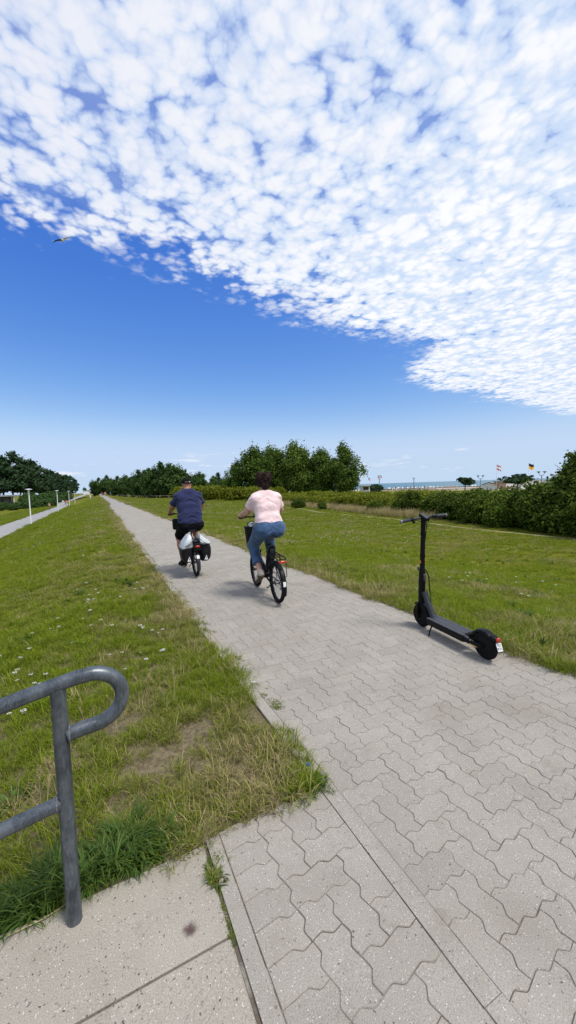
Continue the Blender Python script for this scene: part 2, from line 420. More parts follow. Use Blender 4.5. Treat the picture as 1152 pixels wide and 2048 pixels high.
g = t.mix(t.smooth(t.math('ADD', sx[0], t.math('MULTIPLY', n1, 14.0)), 142.0, 150.0), g, sand)
t.put(b.inputs['Base Color'], g); b.inputs['Roughness'].default_value = 0.95; b.inputs['Specular IOR Level'].default_value = 0.1
bn = t.n('ShaderNodeBump', {'Strength': 0.8, 'Distance': 0.04, 'Height': t.math('ADD', n3, n2)}); t.link(bn.outputs[0], b.inputs['Normal'])
ground = link_obj('ground', np_mesh('ground', np.stack([GX, GY, GZ], -1).reshape(-1, 3), quads, smooth=True), gm)
struct(ground, 'grass-covered dike and lawn reaching to the beach')

# --- sea
sm = bpy.data.materials.new('sea_water'); sm.use_nodes = True; t = NT(sm.node_tree); b = sm.node_tree.nodes['Principled BSDF']
pos = t.n('ShaderNodeNewGeometry').outputs['Position']
wv = t.noise(pos, 0.35, 5.0, 0.6); wl = t.noise(pos, 0.012, 4.0, 0.6)
t.put(b.inputs['Base Color'], t.mix(t.smooth(wl, 0.35, 0.65), (0.035, 0.115, 0.16, 1), (0.06, 0.16, 0.20, 1)))
b.inputs['Roughness'].default_value = 0.35; b.inputs['Specular IOR Level'].default_value = 0.35
bn = t.n('ShaderNodeBump', {'Strength': 0.9, 'Distance': 0.6, 'Height': wv}); t.link(bn.outputs[0], b.inputs['Normal'])
s = MB(); s.add([(200, -3000, SEA_Z), (40000, -3000, SEA_Z), (40000, 40000, SEA_Z), (200, 40000, SEA_Z)], [(0, 1, 2, 3)])
struct(s.build('sea', sm, smooth=False), 'blue-green sea along the horizon')

# --- the paved path on the crest: sand bed, individual interlocking pavers, edging stones
CELL = 0.1125
sandm = bpy.data.materials.new('joint_sand'); sandm.use_nodes = True; t = NT(sandm.node_tree); b = sandm.node_tree.nodes['Principled BSDF']
pos = t.n('ShaderNodeNewGeometry').outputs['Position']
c = t.mix(t.smooth(t.noise(pos, 5.0, 4.0, 0.65), 0.42, 0.58), (0.125, 0.102, 0.072, 1), (0.34, 0.310, 0.262, 1))
c = t.mix(t.math('MULTIPLY', t.smooth(t.noise(pos, 320.0, 3.0, 0.7), 0.3, 0.7), 0.6), c, (0.05, 0.04, 0.03, 1))
t.put(b.inputs['Base Color'], c); b.inputs['Roughness'].default_value = 1.0
paverm = concrete_mat('paver_concrete', (0.286, 0.264, 0.230), chip_dark=0.7, dirt=0.30, objrand=0.24)
kerbm = concrete_mat('kerb_concrete', (0.282, 0.260, 0.226), chip_dark=1.1, dirt=0.45)
slabm = concrete_mat('washed_slab', (0.300, 0.272, 0.230), chip_dark=2.1, pits=0.4, dirt=0.2)

farm = bpy.data.materials.new('far_paving'); farm.use_nodes = True; t = NT(farm.node_tree); b = farm.node_tree.nodes['Principled BSDF']
pos = t.n('ShaderNodeNewGeometry').outputs['Position']
br = t.n('ShaderNodeTexBrick', {'Vector': pos, 'Color1': (0.30, 0.285, 0.26, 1), 'Color2': (0.26, 0.245, 0.225, 1), 'Mortar': (0.15, 0.135, 0.11, 1), 'Scale': 1.0, 'Mortar Size': 0.008, 'Brick Width': 0.225, 'Row Height': 0.1125})
t.put(b.inputs['Base Color'], t.mix(t.math('MULTIPLY', t.noise(pos, 0.9, 4.0, 0.6), 0.5), br.outputs[0], (0.25, 0.235, 0.21, 1))); b.inputs['Roughness'].default_value = 0.95
PAVE_END = 42.0
path = MB(); path.add([(CREST_L - 0.08, -2, -0.0040), (CREST_R + 0.05, -2, -0.0040), (CREST_R + 0.05, PAVE_END, -0.0040), (CREST_L - 0.08, PAVE_END, -0.0040)], [(0, 1, 2, 3)])
path_o = path.build('path', sandm, smooth=False); struct(path_o, 'path of grey interlocking concrete pavers along the dike crest')
fp = MB(); ys = [PAVE_END, 80, 130, 180, 240, 330, 420]
for a, bb in zip(ys[:-1], ys[1:]):
    fp.add([(CREST_L - 0.08, a, -0.002), (CREST_R, a, -0.002), (CREST_R, bb, -0.002), (CREST_L - 0.08, bb, -0.002)], [(0, 1, 2, 3)])
fpo = fp.build('path_far_section', farm, path_o, smooth=False)

DLT = 0.0096
def edge_pts(kind):
    """unit edge of the interlocking profile, from 0 to 1 (t, offset)"""
    sgn = 1 if kind == 'h' else -1
    return [(0.0, 0.0), (0.30, sgn * DLT), (0.38, sgn * DLT * 0.98), (0.62, -sgn * DLT * 0.98), (0.70, -sgn * DLT)]
def paver_outline(w, h, flat=()):
    """outline of a w x h cell block, counter-clockwise, origin at its lower left; flat: sides cut straight"""
    pts = []
    for i in range(w):
        for (tt, o) in edge_pts('h'): pts.append(((i + tt) * CELL, 0 if 'b' in flat else o))
    for j in range(h):
        for (tt, o) in edge_pts('v'): pts.append((w * CELL + (0 if 'r' in flat else o), (j + tt) * CELL))
    E = edge_pts('h') + [(1.0, 0.0)]
    for i in range(w, 0, -1):
        for (tt, o) in E[:0:-1]: pts.append(((i - 1 + tt) * CELL, h * CELL + (0 if 't' in flat else o)))
    E = edge_pts('v') + [(1.0, 0.0)]
    for j in range(h, 0, -1):
        for (tt, o) in E[:0:-1]: pts.append(((0 if 'l' in flat else o), (j - 1 + tt) * CELL))
    q = []
    for p in pts:
        if not q or math.dist(p, q[-1]) > 1e-6: q.append(p)
    if math.dist(q[0], q[-1]) < 1e-6: q.pop()
    return q
def inset(poly, d):
    n = len(poly); out = []
    for i in range(n):
        p0, p1, p2 = Vector(poly[i - 1]), Vector(poly[i]), Vector(poly[(i + 1) % n])
        e1 = (p1 - p0).normalized(); e2 = (p2 - p1).normalized()
        n1 = Vector((-e1.y, e1.x)); n2 = Vector((-e2.y, e2.x)); nn = (n1 + n2)
        nn = nn / max(0.4, nn.length_squared) * 2 if nn.length > 1e-6 else n1
        nn = nn.normalized() * (d / max(0.5, nn.normalized().dot(n1)))
        out.append(tuple(p1 + nn))
    return out
_pm = {}
def paver_geo(w, h, flat=()):
    key = (w, h, tuple(flat))
    if key not in _pm:
        o = paver_outline(w, h, flat); a = inset(o, 0.0030); bo = inset(o, 0.0012); n = len(o)
        v = [(x, y, 0.0) for x, y in a] + [(x, y, -0.0028) for x, y in bo] + [(x, y, -0.025) for x, y in bo]
        fs = [tuple(range(n))] + [(i, n + i, n + (i + 1) % n, (i + 1) % n) for i in range(n)] + [(n + i, 2 * n + i, 2 * n + (i + 1) % n, n + (i + 1) % n) for i in range(n)]
        _pm[key] = (v, fs)
    return _pm[key]
_pmesh = {}
def paver_mesh(w, h, flat=()):
    key = (w, h, tuple(flat))
    if key not in _pmesh:
        v, fs = paver_geo(w, h, flat); me = bpy.data.meshes.new('paver'); me.from_pydata(v, [], [f for f in fs]); me.update()
        bm = bmesh.new(); bm.from_mesh(me); bmesh.ops.recalc_face_normals(bm, faces=bm.faces); bm.to_mesh(me); bm.free()
        me.materials.append(paverm); _pmesh[key] = me
    return _pmesh[key]
def herring(i0, i1, j0, j1, ph=0):
    """dominoes of a 90-degree herringbone over a cell rectangle, cut at its border"""
    out = []; done = set()
    for j in range(j0, j1):
        for i in range(i0, i1):
            if (i, j) in done: continue
            k = (i - j + ph) % 4
            if k == 0 and i + 1 < i1: out.append((i, j, 2, 1)); done |= {(i, j), (i + 1, j)}
            elif k == 3 and j + 1 < j1: out.append((i, j, 1, 2)); done |= {(i, j), (i, j + 1)}
            elif k in (0, 1, 2, 3): out.append((i, j, 1, 1)); done.add((i, j))
    return out
all_p = []
J1 = int((PAVE_END - 0.0) / CELL)
for (i, j, w, h) in herring(0, 20, 3, J1, 1):
    fl = ''
    if i == 0: fl += 'l'
    if i + w == 20: fl += 'r'
    all_p.append((CREST_L + i * CELL, j * CELL, w, h, tuple(fl)))
# connecting bay towards the stairs
X0 = 0.405
for j in range(3, 14):
    all_p.append((X0, 0.186 + j * CELL - 0.1125, 'edge', 1, ()))
BX = 0.5745
for (i, j, w, h) in herring(0, 3, 3, 14, 2):
    all_p.append((BX + i * CELL * 1.09, 0.186 + j * CELL - 0.1125, w, h, tuple('r' if i + w == 3 else '')))
# wider left column: one-and-a-half cells, straight on the outside
def edge_block_mesh():
    if 'edge' in _pmesh: return _pmesh['edge']
    o = paver_outline(1, 1, ('l',)); L = BX - X0
    q = []
    for (x, y) in o:
        q.append((x + L - CELL if x > 0.02 or (x > 0 and y != 0) else x, y))
    q = [(x, (0 if (x < 0.06 and y < 0.05) else (CELL if x < 0.06 else y))) if x < 0.06 else (x, y) for x, y in q]
    qq = []
    for p in q:
        if not qq or math.dist(p, qq[-1]) > 1e-5: qq.append(p)
    if math.dist(qq[0], qq[-1]) < 1e-5: qq.pop()
    a = inset(qq, 0.0030); bo = inset(qq, 0.0012); n = len(qq)
    v = [(x, y, 0.0) for x, y in a] + [(x, y, -0.0028) for x, y in bo] + [(x, y, -0.025) for x, y in bo]
    fs = [tuple(range(n))] + [(i, n + i, n + (i + 1) % n, (i + 1) % n) for i in range(n)] + [(n + i, 2 * n + i, 2 * n + (i + 1) % n, n + (i + 1) % n) for i in range(n)]
    me = bpy.data.meshes.new('paver'); me.from_pydata(v, [], fs); me.update()
    bm = bmesh.new(); bm.from_mesh(me); bmesh.ops.recalc_face_normals(bm, faces=bm.faces); bm.to_mesh(me); bm.free()
    me.materials.append(paverm); _pmesh['edge'] = me; return me
def vis_key(p):
    x, y = p[0] + 0.1, p[1] + 0.1
    dep = x * math.sin(_yaw) + y * math.cos(_yaw); rr = x * math.cos(_yaw) - y * math.sin(_yaw)
    if dep < 0.8 or abs(rr / dep) > 0.80: return 1e6 + math.hypot(x, y)
    if EYE / dep > 1.55: return 1e6
    return dep
bay = MB(); bay.add([(0.33, 0.1, -0.0043), (0.945, 0.1, -0.0043), (0.945, 1.66, -0.0043), (0.33, 1.66, -0.0043)], [(0, 1, 2, 3)])
bayo = bay.build('paved_bay', sandm, smooth=False); struct(bayo, 'small paved bay between the path and the concrete slab')
all_p.sort(key=vis_key)
rest_v, rest_f = [], []
for k, (x, y, w, h, fl) in enumerate(all_p):
    in_bay = x < 0.93
    tz = float(np.clip(rng.normal(0, 0.0006), -0.001, 0.0012)); tl = np.clip(rng.normal(0, 0.0032, 2), -0.006, 0.006)
    if k < 300 or in_bay:
        me = edge_block_mesh() if w == 'edge' else paver_mesh(w, h, fl)
        o = link_obj('paver', me, None, bayo if in_bay else path_o, (x, y, tz), (tl[0], tl[1], rng.normal(0, 0.004)))
        if in_bay and w != 'edge': o.scale = (1.09, 1, 1)
    else:
        v, fs = paver_geo(w, h, fl); bI = len(rest_v)
        if y > 14: fs = fs[:1 + (len(fs) - 1) // 2]; v = v[:len(v) * 2 // 3]
        rest_v.extend([(x + a, y + bb, z + tz * 1.4 + (a - 0.1) * tl[1] + (bb - 0.1) * tl[0]) for a, bb, z in v]); rest_f.extend([tuple(bI + i for i in f) for f in fs])
me = bpy.data.meshes.new('pavers_beyond'); me.from_pydata(rest_v, [], rest_f); me.update(); me.materials.append(paverm)
ro = link_obj('pavers_beyond', me, None, path_o); ro['kind'] = 'stuff'

# edging stones flush with the pavers on the left of the path (1 m lengths)
ks = MB(); ks.prism([(0.0015, 0.0), (0.0765, 0.0), (0.0765, 0.998), (0.0015, 0.998)], -0.15, 0.0); km = ks.mesh('kerb_stone', False); km.materials.append(kerbm)
for k in range(60):
    o = link_obj('kerb_stone', km, None, path_o, (0.9425 + rng.normal(0, 0.0008), -0.3 + k * 1.0, rng.normal(0.0, 0.0005)), (rng.normal(0, 0.0006), rng.normal(0, 0.003), rng.normal(0, 0.0008)))
    md = None
# edging between bay and slab
es = MB(); es.prism([(0.0, 0.0), (0.058, 0.0), (0.058, 0.995), (0.0, 0.995)], -0.2, 0.0); em = es.mesh('kerb_stone', False); em.materials.append(kerbm)
for k in range(2): link_obj('kerb_stone', em, None, bayo, (0.343, -0.36 + k * 1.0, 0.004), (0, -0.01, 0))

# --- landing slabs at the head of the stairs
land = thing('stair_landing', 'pale washed-concrete landing slabs under the grey handrail', 'landing', (0, 0, 0))
def slab(x0, x1, y0, y1, z):
    s = MB(); ch = 0.006
    a = [(x0, y0), (x1, y0), (x1, y1), (x0, y1)]; i_ = [(x0 + ch, y0 + ch), (x1 - ch, y0 + ch), (x1 - ch, y1 - ch), (x0 + ch, y1 - ch)]
    s.add([(p[0], p[1], z) for p in i_] + [(p[0], p[1], z - 0.005) for p in a] + [(p[0], p[1], z - 0.12) for p in a],
          [(0, 1, 2, 3)] + [(k, 4 + k, 4 + (k + 1) % 4, (k + 1) % 4) for k in range(4)] + [(4 + k, 8 + k, 8 + (k + 1) % 4, 4 + (k + 1) % 4) for k in range(4)])
    return s.build('slab', slabm, land, smooth=False)
slab(-0.95, 0.330, 1.238, 1.625, 0.000); slab(-0.95, 0.330, 0.42, 1.232, -0.002); slab(-0.95, 0.330, -0.4, 0.414, 0.0)
soilm = mat('gap_soil', (0.055, 0.045, 0.035), 1.0, var=0.4, vscale=60)
gs = MB(); gs.box((0.3365, 0.6, -0.06), (0.014, 2.0, 0.06)); gs.build('joint_soil', soilm, land, smooth=False)
for k in range(9):
    s = MB(); s.box((-1.12 - 0.32 * k, 0.6, -0.16 - 0.16 * k - 0.10), (0.34, 2.0, 0.2))
    st = s.build('step', slabm, land, smooth=False)
# rust stain patch as a thin skin of its own on the slab (dark red spill)
stainm = bpy.data.materials.new('dried_stain'); stainm.use_nodes = True; t = NT(stainm.node_tree); b = stainm.node_tree.nodes['Principled BSDF']
tcn = t.n('ShaderNodeTexCoord').outputs['Object']
ln = t.n('ShaderNodeVectorMath', {0: tcn}, operation='LENGTH').outputs['Value']
f = t.math('SUBTRACT', 1.0, t.math('DIVIDE', ln, 0.032)); f = t.math('ADD', f, t.math('MULTIPLY', t.math('SUBTRACT', t.noise(tcn, 45.0, 4.0, 0.7), 0.5), 1.3))
al = t.math('MULTIPLY', t.smooth(f, 0.0, 0.9), 0.72)
t.put(b.inputs['Base Color'], (0.075, 0.03, 0.028, 1)); t.put(b.inputs['Alpha'], al); b.inputs['Roughness'].default_value = 0.8
s = MB(); s.add([(-0.06, -0.06, 0), (0.06, -0.06, 0), (0.06, 0.06, 0), (-0.06, 0.06, 0)], [(0, 1, 2, 3)])
tag(s.build('stain', stainm, None, smooth=False, loc=(0.205, 1.318, 0.0035)), 'dark red dried stain on the pale concrete slab', 'stain')

# --- lower promenade left of the dike and its ramp
asph = mat('promenade_paving', (0.26, 0.255, 0.25), 0.9, var=0.12, vscale=1.5, bump=0.2, bscale=40)
lp = MB(); ys = [-40, 0, 20, 40, 60, 80, 100, 115, 128, 140, 150, 165, 190, 220, 260]
xo = [0, 0, 0, 0, 0, 0, 0, -0.1, -0.4, -0.9, -1.6, -2.8, -4.5, -6.5, -9.0]
L = [(-10.6 + o, y) for o, y in zip(xo, ys)]; Rr = [(-7.65 + o, y) for o, y in zip(xo, ys)]
for k in range(len(ys) - 1):
    zz = [LOW_Z + 0.035] * 4
    lp.add([(*L[k], zz[0]), (*Rr[k], zz[1]), (*Rr[k + 1], zz[2]), (*L[k + 1], zz[3])], [(0, 1, 2, 3)])
lpo = lp.build('lower_path', asph, smooth=False); struct(lpo, 'grey promenade path below the dike')
# ------------------------------------------------------------------ grass
grass_m = leaf_mat('grass_blade', [(0.0, (0.066, 0.105, 0.006)), (0.35, (0.150, 0.212, 0.010)), (0.7, (0.240, 0.302, 0.016)), (1.0, (0.34, 0.36, 0.05))], trans=0.42, rough=0.7, spec=0.12, tint=True, straw=(0.40, 0.33, 0.16))
straw_m = leaf_mat('dry_straw', [(0.0, (0.26, 0.20, 0.08)), (0.5, (0.44, 0.36, 0.17)), (1.0, (0.58, 0.50, 0.28))], trans=0.25, rough=0.6)
broad_m = leaf_mat('broad_grass_blade', [(0.0, (0.035, 0.075, 0.012)), (0.5, (0.075, 0.135, 0.022)), (1.0, (0.125, 0.195, 0.040))], trans=0.35, rough=0.55, spec=0.2)
moss_m = leaf_mat('moss', [(0.0, (0.045, 0.075, 0.010)), (1.0, (0.12, 0.16, 0.025))], trans=0.2)
petal_m = leaf_mat('white_petal', [(0.0, (0.62, 0.62, 0.58)), (1.0, (0.82, 0.82, 0.80))], trans=0.3)

def blades(n, rad, hmin, hmax, wid, lean, droop, segs=4, seed=0, flatp=0.0):
    """a tuft of bent, tapering blades as arrays (verts, quads, tris)"""
    r = np.random.default_rng(seed); V = []; Q = []; T = []
    for k in range(n):
        a = r.uniform(0, 2 * math.pi); rr = rad * math.sqrt(r.uniform())
        bx, by = rr * math.cos(a), rr * math.sin(a)
        h = r.uniform(hmin, hmax); d = a + r.normal(0, 0.9); l = abs(r.normal(lean, lean * 0.5)); w = wid * r.uniform(0.6, 1.3)
        dr = droop * r.uniform(0.3, 1.4); tw = r.uniform(0, math.pi)
        if r.uniform() < flatp: l = r.uniform(1.0, 1.5); dr = 0.2
        ux, uy = math.cos(d), math.sin(d); sx_, sy_ = math.cos(d + math.pi / 2 + 0.5 * math.cos(tw)), math.sin(d + math.pi / 2 + 0.5 * math.cos(tw))
        base = len(V); x = y = z = 0.0; ang = l * 0.4
        for s in range(segs + 1):
            f = s / segs; ww = w * (1 - f ** 1.6) * (0.75 + 0.5 * min(1, f * 3)) / 2
            cx, cy, cz = bx + ux * x, by + uy * x, max(0.002, z)
            if s < segs: V.append((cx - sx_ * ww, cy - sy_ * ww, cz)); V.append((cx + sx_ * ww, cy + sy_ * ww, cz))
            else: V.append((cx, cy, cz))
            st = h / segs; x += math.sin(ang) * st; z += math.cos(ang) * st; ang += (l * 0.6 + dr) / segs
        for s in range(segs - 1): Q.append((base + 2 * s, base + 2 * s + 1, base + 2 * s + 3, base + 2 * s + 2))
        T.append((base + 2 * segs - 2, base + 2 * segs - 1, base + 2 * segs))
    return np.array(V), np.array(Q), np.array(T)
def tuft_collection(name, specs):
    col = bpy.data.collections.new(name)
    for k, (m, args) in enumerate(specs):
        if callable(args): me = args(); 
        else:
            v, q, t_ = blades(**args); me = np_mesh('%s_%02d' % (name, k), v, q, t_, smooth=True)
        if not len(me.materials): me.materials.append(m)
        o = bpy.data.objects.new('%s_%02d' % (name, k), me); col.objects.link(o)
    return col
def scatter(name, pts, rotz, scl, idx, tint, col, label, tilt=None):
    pts = np.asarray(pts, np.float32); n = len(pts)
    me = bpy.data.meshes.new(name); me.vertices.add(n); me.vertices.foreach_set('co', pts.ravel())
    rot = np.zeros((n, 3), np.float32); rot[:, 2] = rotz
    if tilt is not None: rot[:, 0:2] = tilt
    for nm, typ, data, key in (('rot', 'FLOAT_VECTOR', rot, 'vector'), ('scl', 'FLOAT', np.asarray(scl, np.float32), 'value'), ('tint', 'FLOAT', np.asarray(tint, np.float32), 'value'), ('pick', 'INT', np.asarray(idx, np.int32), 'value')):
        at = me.attributes.new(nm, typ, 'POINT'); at.data.foreach_set(key, data.ravel())
    o = link_obj(name, me); o['kind'] = 'stuff'; o['label'] = label
    ng = bpy.data.node_groups.new('scatter_' + name, 'GeometryNodeTree'); N = NT(ng)
    ng.interface.new_socket('Geometry', in_out='INPUT', socket_type='NodeSocketGeometry'); ng.interface.new_socket('Geometry', in_out='OUTPUT', socket_type='NodeSocketGeometry')
    gi = ng.nodes.new('NodeGroupInput'); go = ng.nodes.new('NodeGroupOutput')
    ci = N.n('GeometryNodeCollectionInfo', {'Collection': col, 'Separate Children': True, 'Reset Children': True})
    def attr(nm, dt):
        a = ng.nodes.new('GeometryNodeInputNamedAttribute'); a.data_type = dt; a.inputs['Name'].default_value = nm; return a.outputs[0]
    ip = N.n('GeometryNodeInstanceOnPoints', {'Points': gi.outputs[0], 'Instance': ci.outputs[0], 'Pick Instance': True, 'Instance Index': attr('pick', 'INT'), 'Rotation': attr('rot', 'FLOAT_VECTOR'), 'Scale': attr('scl', 'FLOAT')})
    ng.links.new(ip.outputs[0], go.inputs[0])
    md = o.modifiers.new('scatter', 'NODES'); md.node_group = ng
    return o
def in_view(x, y, margin=0.12):
    dep = x * math.sin(_yaw) + y * math.cos(_yaw); rr = x * math.cos(_yaw) - y * math.sin(_yaw)
    return (dep > 0.5) & (np.abs(rr) < dep * (0.75 + margin) + 0.6)

lawn = tuft_collection('tuft', [
    (grass_m, dict(n=46, rad=0.055, hmin=0.035, hmax=0.085, wid=0.0034, lean=0.55, droop=0.9, seed=1)),
    (grass_m, dict(n=46, rad=0.055, hmin=0.030, hmax=0.100, wid=0.0030, lean=0.75, droop=1.3, seed=2)),
    (grass_m, dict(n=40, rad=0.060, hmin=0.040, hmax=0.120, wid=0.0034, lean=0.60, droop=1.6, seed=3)),
    (grass_m, dict(n=46, rad=0.050, hmin=0.025, hmax=0.070, wid=0.0040, lean=0.9, droop=1.0, seed=4, flatp=0.3)),
    (grass_m, dict(n=38, rad=0.065, hmin=0.050, hmax=0.140, wid=0.0028, lean=0.85, droop=1.8, seed=5)),
    (straw_m, dict(n=26, rad=0.070, hmin=0.05, hmax=0.15, wid=0.0022, lean=1.2, droop=0.5, seed=6, flatp=0.7)),
    (grass_m, dict(n=70, rad=0.16, hmin=0.05, hmax=0.13, wid=0.010, lean=0.6, droop=1.0, seed=7, segs=3)),
    (grass_m, dict(n=70, rad=0.18, hmin=0.05, hmax=0.16, wid=0.009, lean=0.8, droop=1.4, seed=8, segs=3)),
])
WEAR = [(0.21, 2.31, 0.16), (0.50, 2.39, 0.15), (0.07, 2.75, 0.13), (0.62, 1.95, 0.10), (0.34, 2.28, 0.10), (0.88, 2.3, 0.08), (4.0, 1.55, 0.2), (3.75, 1.75, 0.15)]
def lawn_points():
    P = []; 
    bands = [(0.0, 3.2, 430), (3.2, 6, 260), (6, 11, 120), (11, 22, 46), (22, 48, 13), (48, 130, 3.2)]
    for (d0, d1, den) in bands:
        x0, x1, y0, y1 = max(-d1, -16), min(d1, 75), 0.0, d1
        n = int((x1 - x0) * (y1 - y0) * den)
        x = rng.uniform(x0, x1, n); y = rng.uniform(y0, y1, n); d = np.hypot(x, y)
        k = (d >= d0) & (d < d1) & in_view(x, y)
        # ragged borders along the path
        rag = 0.10 * (fbm(y * 2.3, y * 0 + 3, 4) - 0.5) * 2
        left_edge = np.where(y < 3.6, 0.995, 0.955) + rag * np.where(y < 3.6, 1.1, 0.6)
        right_edge = 3.24 + 0.13 * (fbm(y * 1.9 + 40, y * 0 + 8, 4) - 0.5) * 2
        left = (x < left_edge) & ((y > 1.625 + 0.035 * (fbm(x * 6, y * 0, 3) - 0.5) * 2 + 0.02 * (x > 0.36)) | (x < -2.2))
        left &= ~((x < -7.55) & (x > -10.7))
        right = x > right_edge
        k &= (left | right)
        trail = np.abs(x - (19.2 - 0.9 * sstep(y, 30, 9) + 2.6 * sstep(y, 25, 52) + 0.35 * np.sin(y * 0.35))) < 0.32 * (0.6 + 0.8 * fbm(y * 0.8, y * 0, 2))
        k &= ~trail
        for (wx, wy, wr) in WEAR:
            dd = np.hypot(x - wx, (y - wy)) / wr + (fbm(x * 9, y * 9, 2) - 0.5) * 0.9
            k &= ~((dd < 1.0) & (rng.random(n) < 0.93))
        P.append(np.stack([x[k], y[k], d[k]], 1))
    return np.concatenate(P)
lp_ = lawn_points(); lx, ly, ld = lp_.T
n = len(lx)
tint = 0.01 + 0.20 * sstep(fbm(lx * 0.5 + 5, ly * 0.5, 4), 0.42, 0.72) + 0.25 * sstep(fbm(lx * 2.1, ly * 2.1 + 50, 3), 0.5, 0.75)
strip = np.minimum(np.abs(lx - 0.9), np.abs(lx - 3.3))
tint += 0.30 * sstep(strip, 0.5, 0.05) * sstep(ly, 2.5, 5.0)
tint += 0.34 * sstep(np.hypot((lx - 0.66), (ly - 1.92) * 0.9), 0.34, 0.08) + 0.16 * sstep(np.hypot(lx - 0.45, ly - 2.25), 0.75, 0.2)
tint += 0.25 * sstep(np.hypot((lx - 4.2), (ly - 1.9)), 1.2, 0.3)
tint -= 0.25 * sstep(np.hypot(lx - 0.94, ly - 1.70), 0.14, 0.05)
tint = np.where(lx < -1.0, tint * 0.55, tint); tint = tint + 0.13 * sstep(ld, 3.6, 2.2)
tint = np.clip(tint, 0, 1)
big = ld > 22
idx = rng.choice([0, 1, 2, 3, 4], n, p=[.25, .25, .2, .15, .15])
dry = (rng.random(n) < 0.12 * tint + 0.006) & ~big; idx[dry] = 5
idx[big] = rng.choice([6, 7], big.sum())
sc = rng.uniform(0.75, 1.25, n)
sc *= np.where(lx < 0.95, 0.92 + 0.35 * fbm(lx * 0.9, ly * 0.9, 3), 0.85 + 0.25 * fbm(lx * 0.9, ly * 0.9, 3))
sc *= np.where(strip < 0.22, 1.15, 1.0)
sc = np.where((lx > 3.2) & (ld < 9), sc * 1.22, sc); sc = np.where(ld < 3.2, sc * 0.80, sc); sc = np.where((ld > 11) & ~big, sc * 1.35, sc); sc = np.where(ld > 48, sc * 2.2, sc)
sc = np.where((idx == 5), sc * 1.05, sc)
pts = np.stack([lx, ly, zg(lx, ly) - 0.004], 1)
scatter('grass', pts, rng.uniform(0, 6.28, n), sc, idx, tint, lawn, 'green and straw-coloured lawn grass on both sides of the path')

# broad-leaved grass around the foot of the handrail and along the slab
broad = tuft_collection('broad', [
    (broad_m, dict(n=20, rad=0.035, hmin=0.08, hmax=0.20, wid=0.0085, lean=0.8, droop=1.3, seed=21, segs=5)),
    (broad_m, dict(n=16, rad=0.040, hmin=0.07, hmax=0.17, wid=0.0100, lean=1.1, droop=1.2, seed=22, segs=5)),
    (broad_m, dict(n=22, rad=0.030, hmin=0.05, hmax=0.13, wid=0.0075, lean=1.0, droop=1.5, seed=23, segs=5)),
])
bx, by = [], []
for k in range(330):
    x = rng.uniform(-0.95, 0.20); y = 1.655 + abs(rng.normal(0, 0.075))
    if x > 0.02 and rng.random() < (x - 0.02) * 4: continue
    bx.append(x); by.append(y)
for k in range(26): bx.append(0.935 + rng.normal(0, 0.028)); by.append(1.685 + rng.normal(0, 0.035))
for k in range(40): bx.append(rng.uniform(3.25, 3.5)); by.append(rng.uniform(0.8, 2.4))
bx, by = np.array(bx), np.array(by); nb = len(bx)
bs = rng.uniform(0.6, 1.05, nb); bs[330 - (330 - len(bx) + 66):] *= 0.55
bs = np.where(bx > 0.3, 0.42, bs)
scatter('broad_grass', np.stack([bx, by, zg(bx, by) - 0.004], 1), rng.uniform(0, 6.28, nb), bs, rng.integers(0, 3, nb), np.zeros(nb), broad, 'lush broad-bladed grass around the handrail post')

# flat rosettes of broad-leaved weeds and clover among the grass
ros = tuft_collection('rosette', [(broad_m, dict(n=14, rad=0.012, hmin=0.05, hmax=0.11, wid=0.024, lean=1.25, droop=0.5, seed=51, segs=4)), (broad_m, dict(n=34, rad=0.07, hmin=0.02, hmax=0.06, wid=0.018, lean=0.9, droop=0.9, seed=52, segs=3))])
rx = np.concatenate([rng.uniform(-5, 0.75, 420), rng.uniform(3.4, 12, 420)]); ry = np.concatenate([1.75 + 9 * rng.random(420) ** 1.4, 1.0 + 10 * rng.random(420)])
kk = in_view(rx, ry) & (vnoise(rx * 1.3 + 20, ry * 1.3) > np.where(rx > 3, 0.72, 0.50)); rx, ry = rx[kk], ry[kk]; nr = len(rx)
scatter('lawn_weeds', np.stack([rx, ry, zg(rx, ry) + 0.012], 1), rng.uniform(0, 6.28, nr), rng.uniform(0.7, 1.4, nr), rng.integers(0, 2, nr), np.zeros(nr), ros, 'broad-leaved weeds and clover among the lawn grass')

# moss and small weeds in the joints of the edging
wx_, wy_, wsc = [], [], []
for k in range(60): wx_.append(0.334 + rng.normal(0, 0.006)); wy_.append(rng.uniform(1.20, 1.56)); wsc.append(rng.uniform(0.10, 0.22))
for k in range(34): wx_.append(0.403 + rng.normal(0, 0.004)); wy_.append(rng.uniform(1.10, 1.42)); wsc.append(rng.uniform(0.05, 0.12))
for k in range(26): wx_.append(0.372 + rng.normal(0, 0.02)); wy_.append(1.54 + rng.normal(0, 0.018)); wsc.append(rng.uniform(0.12, 0.3))
for k in range(12): wx_.append(0.328 + rng.normal(0, 0.012)); wy_.append(1.47 + rng.normal(0, 0.035)); wsc.append(rng.uniform(0.35, 0.6))
for (cx, cy, s_, m_) in [(1.055, 2.46, 0.03, 26), (1.02, 2.13, 0.014, 10), (0.995, 1.96, 0.012, 8), (1.06, 3.3, 0.03, 16), (1.04, 4.1, 0.03, 14), (1.10, 5.0, 0.03, 10), (1.06, 6.0, 0.03, 12), (0.345, 0.92, 0.01, 10)]:
    for k in range(m_): wx_.append(cx + rng.normal(0, s_)); wy_.append(cy + rng.normal(0, s_ * 1.2)); wsc.append(rng.uniform(0.12, 0.34))
for k in range(160):
    wx_.append(1.022 + abs(rng.normal(0, 0.03))); wy_.append(rng.uniform(2.6, 14)); wsc.append(rng.uniform(0.15, 0.4))
